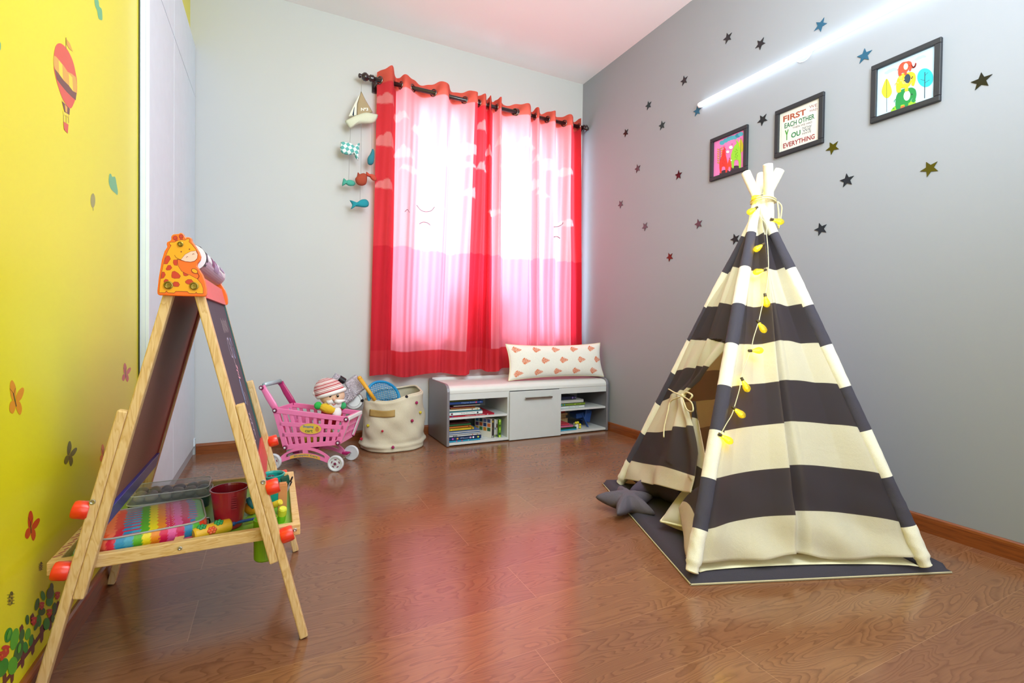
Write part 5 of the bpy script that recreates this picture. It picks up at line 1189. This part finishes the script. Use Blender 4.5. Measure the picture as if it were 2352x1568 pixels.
felt(646, 1152, 618, 1164, .0085, 'd8b02c', 'e2cc3c', 'yellow felt pen lying below the upper right knob', 1.43)
RO = thing('toy_roller', 'yellow toy dough roller with green and orange shapes and a blue handle', 'toy', (-.13, 1.37, tf))
r0, r1 = V(-.171, 1.352, tf+.0165), V(-.092, 1.392, tf+.0165); rd = unit(r1-r0)
MB(mat('roller_yellow', 'eab52a', .4)).lathe([(.001, 0), (.0145, 0), (.0165, .003), (.0165, .08), (.0145, .083), (.001, .083)], r0, rd, 30, caps=False).build('roller', RO, smooth=False)
su_ = np.cross(rd, (0, 0, 1)); 
for t, an, c in ((.018, .2, '2f9a5c'), (.055, .3, '2f9a5c'), (.036, 1.25, 'e8683c')):
    dd = V(0, 0, 1)*math.cos(an)+unit(su_)*math.sin(an); dd = dd if True else dd
    b = MB(mat('shape_'+c, c, .4)); tt = np.cross(rd, dd)
    for k in range(6): a_ = k*PI/3; b.ball(r0+rd*(t+.007*math.cos(a_))+dd*.0160+tt*.006*math.sin(a_), .0042, nu=10, nv=6)
    b.ball(r0+rd*t+dd*.0165, .005, nu=10, nv=6); b.build('raised_shape', RO, smooth=True)
MB(mat('handle_blue', '1f4f9c', .35)).tube([r1-rd*.002+V(0, 0, 0), r1+rd*.012, r1+V(.055, .030, -.006)], [.0045, .004, .0035], 10).ball(r1+rd*.002, .0065, nu=12, nv=8).build('handle', RO, smooth=True)
YC = thing('orange_animal_toy', 'orange and teal toy half hidden behind the near right easel leg', 'toy', (-.055, 1.50, tf))
MB(mat('toy_orange', 'ee9a1c', .4)).ball((-.052, 1.488, tf+.019), (.020, .018, .019), None, 20, 12).build('toy_body', YC, smooth=True)
MB(mat('toy_teal', '2a7a80', .5)).tube([(-.062, 1.475, tf+.05), (-.055, 1.473, tf+.035), (-.047, 1.470, tf+.022)], [.006, .007, .004], 10).build('toy_crest', YC, smooth=True)
MB(white).ball((-.066, 1.50, tf+.032), (.012, .011, .012), None, 16, 10).build('toy_head', YC, smooth=True)
gt = thing('glue_tube', 'white tube with a green end at the left end of the easel tray', 'tube', (-.39, 1.39, tf))
MB(white).tube([(-.385, 1.375, tf+.011), (-.372, 1.45, tf+.011)], .0105, 18).build('tube_body', gt)
MB(mat('tube_green', 'b8ccb4', .4)).tube([(-.3862, 1.368, tf+.011), (-.385, 1.3749, tf+.011)], .0085, 16).build('tube_end', gt)

# ================================================================== tepee
MZ = .027
def A3(x, y, z_=MZ+.006): return on(x, y, 2, z_)
NL, NR, FL = A3(1590, 1312), A3(2125, 1298), A3(1425, 1108)
BRR = V(2.225, 1.545, MZ+.006)
TC = V(1.752, 1.291, 1.285)
def closest(P, Q, px):
    d = unit(ray(*px)); e = unit(Q-P); w_ = P-EYE; b_ = e@d; D = e@w_; E_ = d@w_; den = 1-b_*b_; s_ = (b_*E_-D)/den; t_ = (E_-b_*D)/den; return EYE+t_*d
TOPS = {}
for k, P, px in (('NL', NL, (1749, 402)), ('NR', NR, (1713, 397)), ('FL', FL, (1791, 390)), ('BR', BRR, (1764, 378))): TOPS[k] = closest(P, TC, px)
POLES = {'NL': NL, 'NR': NR, 'FL': FL, 'BR': BRR}
def pole(k, z_): P, Q = POLES[k], TOPS[k]; t = (z_-P[2])/(Q[2]-P[2]); return P+(Q-P)*t
Te = thing('play_tepee', 'black and cream striped fabric play tepee with four cloth covered poles', 'tent', (1.70, 1.32, 0))
KD, KC = V(lin('413d46')[:3]), V(lin('ece6cb')[:3])
def band(z_): return (max(0, float(z_)), .5, .5)
def band0(z_): return KC if z_ < .146 else (KD if int((z_-.146)/.1447) % 2 == 0 and z_ < 1.16 else KC)
def canvas_mat(name, thin):
    m = bpy.data.materials.new(name); m.use_nodes = True; g = NT(m); b = g.b
    at = g.add('ShaderNodeAttribute', attribute_name='print'); z_ = g.add('ShaderNodeSeparateColor', {0: at.outputs['Color']}).outputs[0]
    k = g.math('DIVIDE', g.math('SUBTRACT', z_, .146), .1447)
    even = g.math('LESS_THAN', g.math('FLOORED_MODULO', g.math('FLOOR', k), 2.0), .5)
    dk = g.math('MULTIPLY', even, g.math('MULTIPLY', g.math('GREATER_THAN', z_, .146), g.math('LESS_THAN', z_, 1.158)))
    tc = g.add('ShaderNodeTexCoord').outputs['Object']
    nz = g.add('ShaderNodeTexNoise', {'Vector': tc, 'Scale': 420, 'Detail': 2}); n2 = g.add('ShaderNodeTexNoise', {'Vector': tc, 'Scale': 11, 'Detail': 4, 'Distortion': .4})
    c = g.mix(dk, lin('f2ecd8'), lin('433f4b')); c = g.mix(1.0, c, g.mix(nz.outputs[0], (.84, .84, .84, 1), (1.06, 1.06, 1.06, 1)), 'MULTIPLY')
    g.link(c, b.inputs['Base Color']); b.inputs['Roughness'].default_value = .92
    f = g.math('MULTIPLY_ADD', n2.outputs[0], 2.5, g.math('MULTIPLY', nz.outputs[0], .3))
    bp = g.add('ShaderNodeBump', {'Height': f, 'Strength': .22, 'Distance': .012}); g.link(bp.outputs[0], b.inputs['Normal'])
    tr = g.add('ShaderNodeBsdfTranslucent', {'Color': g.mix(dk, lin('f0e2b4'), lin('dccca0'))}); mx = g.add('ShaderNodeMixShader', {0: g.math('MULTIPLY_ADD', dk, .06*thin, .44*thin), 1: b.outputs[0], 2: tr.outputs[0]}); g.link(mx.outputs[0], g.out.inputs[0])
    return m
canvas = canvas_mat('tepee_canvas', 1.0); sleeve_cloth = canvas_mat('tepee_sleeve_canvas', .05)
inner_wood = mat('pole_wood', 'c9a468', .5, kind='pine')
for k in ('NL', 'NR', 'FL', 'BR'):
    P, Q = POLES[k], TOPS[k]; b = MB(); d = unit(Q-P); u_, w_, _ = frame_of(d); L_ = np.linalg.norm(Q-P)
    def fn(a, b_, P=P, Q=Q, u_=u_, w_=w_):
        t = 2*PI*a; r = (.0235 if b_ < .66 else .0235-.0055*min(1, (b_-.66)/.12))*(1+.06*math.sin(t*2+b_*55)*math.sin(b_*170+t)*(1 if b_ < .13 else .3)+.05*math.sin(t*3+b_*30)*(1 if b_ < .2 else .4))
        if b_ < .012: r *= .8
        return P+(Q-P)*b_+(u_*math.cos(t)+w_*math.sin(t))*r+V(0, 0, .0)
    b.grid(fn, 20, 181, True, col=lambda a, b_, P=P, Q=Q: band(P[2]+(Q[2]-P[2])*b_) if b_ < .86 else band(1.3))
    o = b.build('pole_sleeve', Te, sleeve_cloth, smooth=True)
    MB(KCm := mat('cream_sleeve_end', 'efe6c6', .9, kind='fabric')).ball(Q, (.0178, .0178, .005), np.array([u_, w_, d]), 20, 8).build('pole_end', Te, smooth=True)
    MB(mat('cream_sleeve_end')).ball(P, (.0195, .0195, .005), np.array([u_, w_, d]), 20, 8).build('pole_foot', Te, smooth=True)
ZH, ZTOP = .062, 1.262
def face(kA, kB, out, disp, s0=lambda z_: 0., s1=lambda z_: 1., zb=lambda s_: ZH, sag=.05, ns=90, nz=150, zt=ZTOP, name='canvas_panel', lo=0, seamf=None):
    b = MB(); cache = {}
    def fn(a, b_):
        z0 = zb(a); z_ = z0+(zt-z0)*b_; A_, B_ = pole(kA, z_), pole(kB, z_); sa, sb_ = s0(z_), s1(z_); s_ = sa+(sb_-sa)*a
        p = A_+(B_-A_)*s_; w_ = np.linalg.norm(B_-A_); return p+out*disp(s_, z_, w_)
    def colf(a, b_):
        z0 = zb(a); z_ = z0+(zt-z0)*b_; s_ = s0(z_)+(s1(z_)-s0(z_))*a
        return band(z_-sag*(4*s_*(1-s_))*max(0, 1-z_*.95)+(seamf(s_) if seamf else 0))
    b.grid(fn, ns, nz, col=colf); return b.build(name, Te, canvas, smooth=True, solid=.0016)
def outn(kA, kB):
    n_ = unit(np.cross(POLES[kB]-POLES[kA], TOPS[kA]-POLES[kA])); c = (NL+NR+FL+BRR)/4; return n_ if n_@(POLES[kA]-c) > 0 else -n_
oF, oR, oB, oL = outn('NL', 'NR'), outn('NR', 'BR'), outn('BR', 'FL'), outn('FL', 'NL')
def gather(s_, z_, w_): # soft vertical folds, tighter near the tie
    e = min(1, s_/.06)*min(1, (1-s_)/.06)
    return e*(.013*math.sin(2*PI*s_*2.2+.6)*(1 if z_ > .3 else z_/.3)+.011*(abs(math.sin(PI*s_*4.5+1.3))-.5)*min(1, z_*1.5)+.006*math.sin(z_*9+s_*12))
def wrinkle(s_, z_, a_=1): return a_*.020*max(0, 1-z_/.30)*math.sin(s_*21+z_*26)*math.sin(s_*9-z_*14)*min(1, s_/.05)*min(1, (1-s_)/.05)
def dF(s_, z_, w_):
    c = .45; bulge = -.016*math.sin(PI*s_)
    fl_ = .028*(1-max(0, min(1, (s_-c+.008)/.016)))  # the left flap lies over the right one
    k = max(0, 1-abs(s_-c)/.2)*fl_
    notch = -.030*math.exp(-((s_-c-.035)/.03)**2)*min(1, 1.3-z_)
    return bulge+gather(s_, z_, w_)*.8+k+notch+wrinkle(s_, z_)
def zbF(s_): return .052+.026*math.exp(-((s_-.46)/.12)**2)+.006*math.sin(s_*9)
face('NL', 'NR', oF, dF, zb=zbF, ns=170, name='front_canvas', seamf=lambda s_: -.006 if s_ > .45 else .004)
face('NR', 'BR', oR, lambda s_, z_, w_: gather(s_, z_, w_)-.01*math.sin(PI*s_), name='right_canvas')
face('BR', 'FL', oB, lambda s_, z_, w_: gather(s_, z_, w_)-.012*math.sin(PI*s_), name='back_canvas', zb=lambda s_: .03)
# entrance side: the left curtain is tied back, so its free edge runs in to the knot and down
def suv(px, py):
    q = onpl(px, py, FL, oL); A_, B_ = pole('FL', q[2]), pole('NL', q[2]); return float(((q-A_)@(B_-A_))/((B_-A_)@(B_-A_))), float(q[2])
edge_px = [(1673, 782), (1655, 812), (1625, 858), (1600, 890), (1586, 905), (1580, 914), (1584, 935), (1592, 975), (1600, 1040), (1600, 1090), (1590, 1132)]
E_ = sorted([(suv(*q)[1], suv(*q)[0]) for q in edge_px]); Ez = [q[0] for q in E_]; Es = [q[1] for q in E_]
zop = Ez[-1]; skn, zkn = suv(1580, 912)
def s1L(z_): return 1.0 if z_ > zop else float(np.interp(z_, Ez, Es))
def dL(s_, z_, w_):
    sm_ = s1L(z_); q = s_/max(.05, sm_)
    pl = .014*math.sin(2*PI*q*3.5)*q*(.8 if z_ < zop else 0)*(.45 if z_ < zkn-.25 else 1)
    pinch = -.0
    return gather(s_, z_, w_)*.8+pl+(.012*math.exp(-((z_-zkn)/.035)**2)*q if z_ < zop else 0)+wrinkle(s_, z_, .7)
b = MB()
zbl = Ez[0]
def fnL(a, b_):
    zb_ = .045+(zbl-.045)*a**.8; z_ = zb_+(ZTOP-zb_)*b_; A_, B_ = pole('FL', z_), pole('NL', z_); sm_ = s1L(max(z_, zbl)); s_ = sm_*a; k = 1-.18*math.exp(-((z_-zkn)/.03)**2)*(.0 if a > .98 else 1)
    return A_+(B_-A_)*s_+oL*dL(s_, z_, 1)+V(0, 0, .030*(s_)*(1 if z_ < .1 else 0)*0)
b.grid(fnL, 100, 260, col=lambda a, b_: band((lambda z_: z_-.125*a*max(0, min(1, (zop-z_)/max(.01, zop-zkn)))-.012*math.sin(PI*a))(.045+(zbl-.045)*a**.8+(ZTOP-.045-(zbl-.045)*a**.8)*b_)))
b.build('entrance_curtain', Te, canvas, smooth=True, solid=.0016)
# folded strip of the tied curtain, hanging inside its edge, and the ribbon
kn = onpl(1580, 912, FL, oL)+oL*.02
b = MB()
kz = kn[2]
def strip(a, b_):
    px = 1586+(1602-1586)*b_+(a-.5)*(4+32*min(1, b_*1.6)); py = 918+212*b_
    return onpl(px, py, FL, oL)-oL*(.012+.010*math.sin(a*PI))
b.grid(strip, 10, 50, col=lambda a, b_: band(float(strip(a, b_)[2])))
b.build('folded_edge', Te, canvas, smooth=True, solid=.0014)
rib = mat('cream_ribbon', 'd9cda0', .8)
rb_ = MB(rib); rb_.ball(kn, (.011, .011, .009), None, 14, 8)
def rpt(px, py, o=.022): return onpl(px, py, FL, oL)+oL*o
rb_.tube(cat_open([tuple(rpt(*q)) for q in ((1580, 914), (1560, 905), (1546, 897))], 4), .0028, 8)
rb_.tube(cat_open([tuple(rpt(*q)) for q in ((1580, 914), (1552, 925), (1545, 950), (1537, 985), (1536, 1008))], 6), .0028, 8)
rb_.tube(cat_open([tuple(rpt(*q)) for q in ((1580, 914), (1600, 928), (1604, 948), (1590, 945), (1580, 920))], 6), .0028, 8)
rb_.tube(cat_open([tuple(rpt(*q)) for q in ((1580, 914), (1588, 905), (1602, 912), (1596, 922))], 6), .0035, 8)
rb_.build('ribbon_tie', Te, smooth=True)
# lower corner of the right hand entrance curtain, lying over the inner cushion
b = MB(); P1, P2, P3, P4 = pole('NL', .27)+V(0, .02, 0), pole('NL', .05)+V(-.002, .02, .0), V(1.335, 1.300, .125), V(1.262, 1.200, .058)
b.grid(lambda a, b_: (P1*(1-a)+P3*a)*(1-b_)+(P2*(1-a)+P4*a)*b_+V(-.004, .004, .006)*math.sin(PI*a), 20, 20, col=lambda a, b_: band(max(.02, .27*(1-b_)-.16*a)))
b.build('entrance_curtain_corner', Te, canvas, smooth=True, solid=.0014)
# strip of cream groundsheet at the front and tie cord
b = MB(mat('cream_groundsheet', 'ece5c4', .9, kind='fabric')); q0, q1 = NL+oF*V(1, 1, 0)*.012, NR+oF*V(1, 1, 0)*.012
inn = unit(V(-oF[0], -oF[1], 0)); b.grid(lambda a, b_: V(*(q0+(q1-q0)*(.03+.94*a))[:2], MZ+.004+.002*math.sin(a*PI))+inn*(.010+.10*b_+.026*max(0, math.sin(PI*a))**.5*(1-b_)), 30, 6).build('groundsheet_strip', Te, smooth=True, solid=.002)
b = MB(rib); ty = [TC+V(math.cos(t)*.047, math.sin(t)*.043, .008+.004*math.sin(t*2)) for t in np.linspace(0, 2*PI, 33)]
b.tube(ty, .0032, 8, caps=False).tube([t_+V(0, 0, .008) for t_ in ty], .0032, 8, caps=False)
e0 = TC+V(.030, -.040, .004); b.tube(cat_open([tuple(e0), tuple(e0+V(.018, -.006, -.02)), tuple(e0+V(.020, 0, -.07)), tuple(e0+V(.010, 0, -.105))], 5), .0026, 8).tube(cat_open([tuple(e0), tuple(e0+V(.004, -.004, -.05)), tuple(e0+V(.008, 0, -.10))], 5), .0026, 8)
b.build('tie_cord', Te, smooth=True)

# ---- mat under the tepee
m1, m2, m3, m4 = on(1587, 1336, 2, .012), on(2186, 1308, 2, .012), V(2.262, 1.625, 0), on(1384, 1105, 2, .014)
Mt = thing('floor_mat', 'dark padded mat with cream edging lying under the tepee', 'mat', (1.7, 1.35, 0))
def matf(a, b_, z_):
    p = (V(*m1[:2], 0)*(1-a)+V(*m2[:2], 0)*a)*(1-b_)+(V(*m4[:2], 0)*(1-a)+V(*m3[:2], 0)*a)*b_; return V(p[0], p[1], z_)
def mtop(a, b_):
    e = min(a, 1-a, b_, 1-b_); return matf(a, b_, .007+(MZ-.007)*min(1, e/.018)**.45+.0015*math.sin(a*17)*math.sin(b_*15)*(1 if e > .02 else 0))
MB(mat('mat_charcoal', '3b3640', .9, kind='fabric')).grid(mtop, 60, 60).build('mat_top', Mt, smooth=True)
MB(mat('mat_beige', 'c9bd9c', .9, kind='fabric')).grid(lambda a, b_: matf(a*1.004-.002, b_*1.004-.002, .0015+.0065*(0 if (a in (0, 1) or b_ in (0, 1)) else 1)), 30, 30).box(0, 0, 0, 0, 0, 0).build('mat_underside', Mt, smooth=True)
q = [matf(a, b_, .0045) for a, b_ in [(t, 0) for t in np.linspace(0, 1, 12)]+[(1, t) for t in np.linspace(0, 1, 12)]+[(t, 1) for t in np.linspace(1, 0, 12)]+[(0, t) for t in np.linspace(1, 0, 12)]]
MB(mat('mat_beige')).tube(q, .0024, 8, caps=False).build('mat_edging', Mt, smooth=True)

# ---- cushions at the entrance
def star_cushion(c, R, T_, rot, m, label, tilt=(0, 0), squash=1):
    c = V(c); o = thing('star_cushion', label, 'cushion', tuple(c*V(1, 1, 0)+V(0, 0, c[2]-T_)), 'star shaped cushions'); b = MB(m)
    def rad(t):
        k = ((t-rot) % (2*PI/5))/(2*PI/5); k = abs(k-.5)*2; return R*(.44+.56*k**2.1)
    for sg in (1, -1):
        def fn(a, b_):
            t = 2*PI*a; r = rad(t)*b_; h_ = T_*max(0, 1-b_**3.2)**.6*(.55+.45*(rad(t)/R if b_ > .5 else 1)**.3)*(1-.42*b_*b_*(1 if rad(t) > .75*R else .3))
            x, y = r*math.cos(t), r*math.sin(t)*squash; z_ = sg*h_*(1 if sg > 0 else .9)
            return c+V(x, y, z_+x*tilt[0]+y*tilt[1])
        b.grid(fn, 100, 22, True)
    b.build('cover', o, smooth=True, weld=True); return o
star_cushion((1.340, 1.590, .050), .135, .042, 1.2, mat('star_grey_cloth', '5c5560', .9, kind='fabric'), 'grey star shaped cushion half on the wooden floor at the mat edge', (0.02, .10))
star_cushion((1.560, 1.625, .082), .185, .055, .62, mat('star_dark_cloth', '4c3f52', .9, kind='fabric'), 'dark purple star cushion inside the tepee entrance behind the grey one', (.02, .06))
Cu = thing('striped_cushion', 'cream and dark striped square cushion just inside the tepee doorway', 'cushion', (1.33, 1.30, MZ))
b = MB(); ce = V(1.480, 1.270, .092); ex_ = unit(V(.42, -.90, .0)); ey_ = unit(V(.88, .40, .22)); ez_ = np.cross(ex_, ey_); ez_ = ez_ if ez_[2] > 0 else -ez_
cushion(b, ce, ex_, ey_, ez_, .150, .135, .058, 60, 60, lambda a, b_, s_: band(.2 if b_ > .66 else .35), .05)
b.build('cover', Cu, canvas, smooth=True, weld=True)
pp = []
for k in range(65):
    e = (k % 16)/8-1; u, v = ((e, -1), (1, e), (-e, 1), (-1, -e))[(k//16) % 4]
    pp.append(ce+ex_*u*.150*(1-.05*.35*(1-v*v))+ey_*v*.135*(1-.05*(1-u*u)**.8))
MB(cream_cloth).tube(pp, .0042, 8, caps=False).build('piping', Cu, smooth=True)

# ================================================================== string of bulb lights down the tepee
SL = thing('string_lights', 'string of glowing yellow bulb shaped lights hanging down the tepee front', 'string lights', (1.5, 1.0, .4))
def fp(px, py, o=.03):
    return onpl(px, py, NL, oF)+oF*o
wire = [(1762, 455), (1750, 460), (1728, 478), (1738, 505), (1752, 524), (1752, 545), (1755, 580), (1756, 625), (1752, 665), (1747, 690), (1740, 715), (1733, 745), (1722, 780), (1716, 806), (1700, 850), (1693, 872), (1690, 895), (1680, 930), (1672, 955), (1660, 975), (1646, 1000)]
MB(mat('wire_cream', 'd8d0a8', .5)).tube(cat_open([tuple(fp(*q, .026 if q[1] > 500 else .030)) for q in wire], 4), .0016, 6).build('wire', SL, smooth=True)
bulbs = [((1744, 458), (1715, 467)), ((1728, 486), (1708, 499)), ((1764, 512), (1792, 520)), ((1745, 568), (1721, 585)), ((1750, 626), (1717, 634)), ((1748, 685), (1753, 712)), ((1733, 746), (1748, 768)), ((1714, 810), (1744, 809)), ((1696, 876), (1710, 903)), ((1674, 938), (1704, 963)), ((1645, 1000), (1675, 1020))]
gb = clear_mat('bulb_glass', 'fff47c', .86, .03, emis=.12); fe = mat('filament_glow', 'ffdc3c', emis=60, ecol='ffe22a')
for pa_, pb_ in bulbs:
    a_, b_ = fp(*pa_, .027), fp(*pb_, .027); d = unit(b_-a_); L_ = .047; a_ = (a_+b_)/2-d*L_/2
    bo = MB(mat('bulb_socket', '4a3a1c', .4)).lathe([(.001, -.008), (.005, -.008), (.0055, .003), (.004, .006), (.001, .006)], a_, d, 12, caps=False).build('bulb_socket', SL)
    go = MB(gb).lathe([(.0045, .004), (.006, .010), (.0105, .023), (.0123, .031), (.0105, .040), (.005, .0455), (.0005, .047)], a_, d, 18, caps=False).build('bulb', SL, smooth=True)
    zz = unit(np.cross(d, oF)); fp_ = [a_+d*(.008+.0021*k)+zz*.0035*(1 if k % 2 else -1) for k in range(13)]
    MB(fe).tube([a_+d*.004, a_+d*.012], .0026, 8).tube(fp_, .0009, 5).build('filament', go)
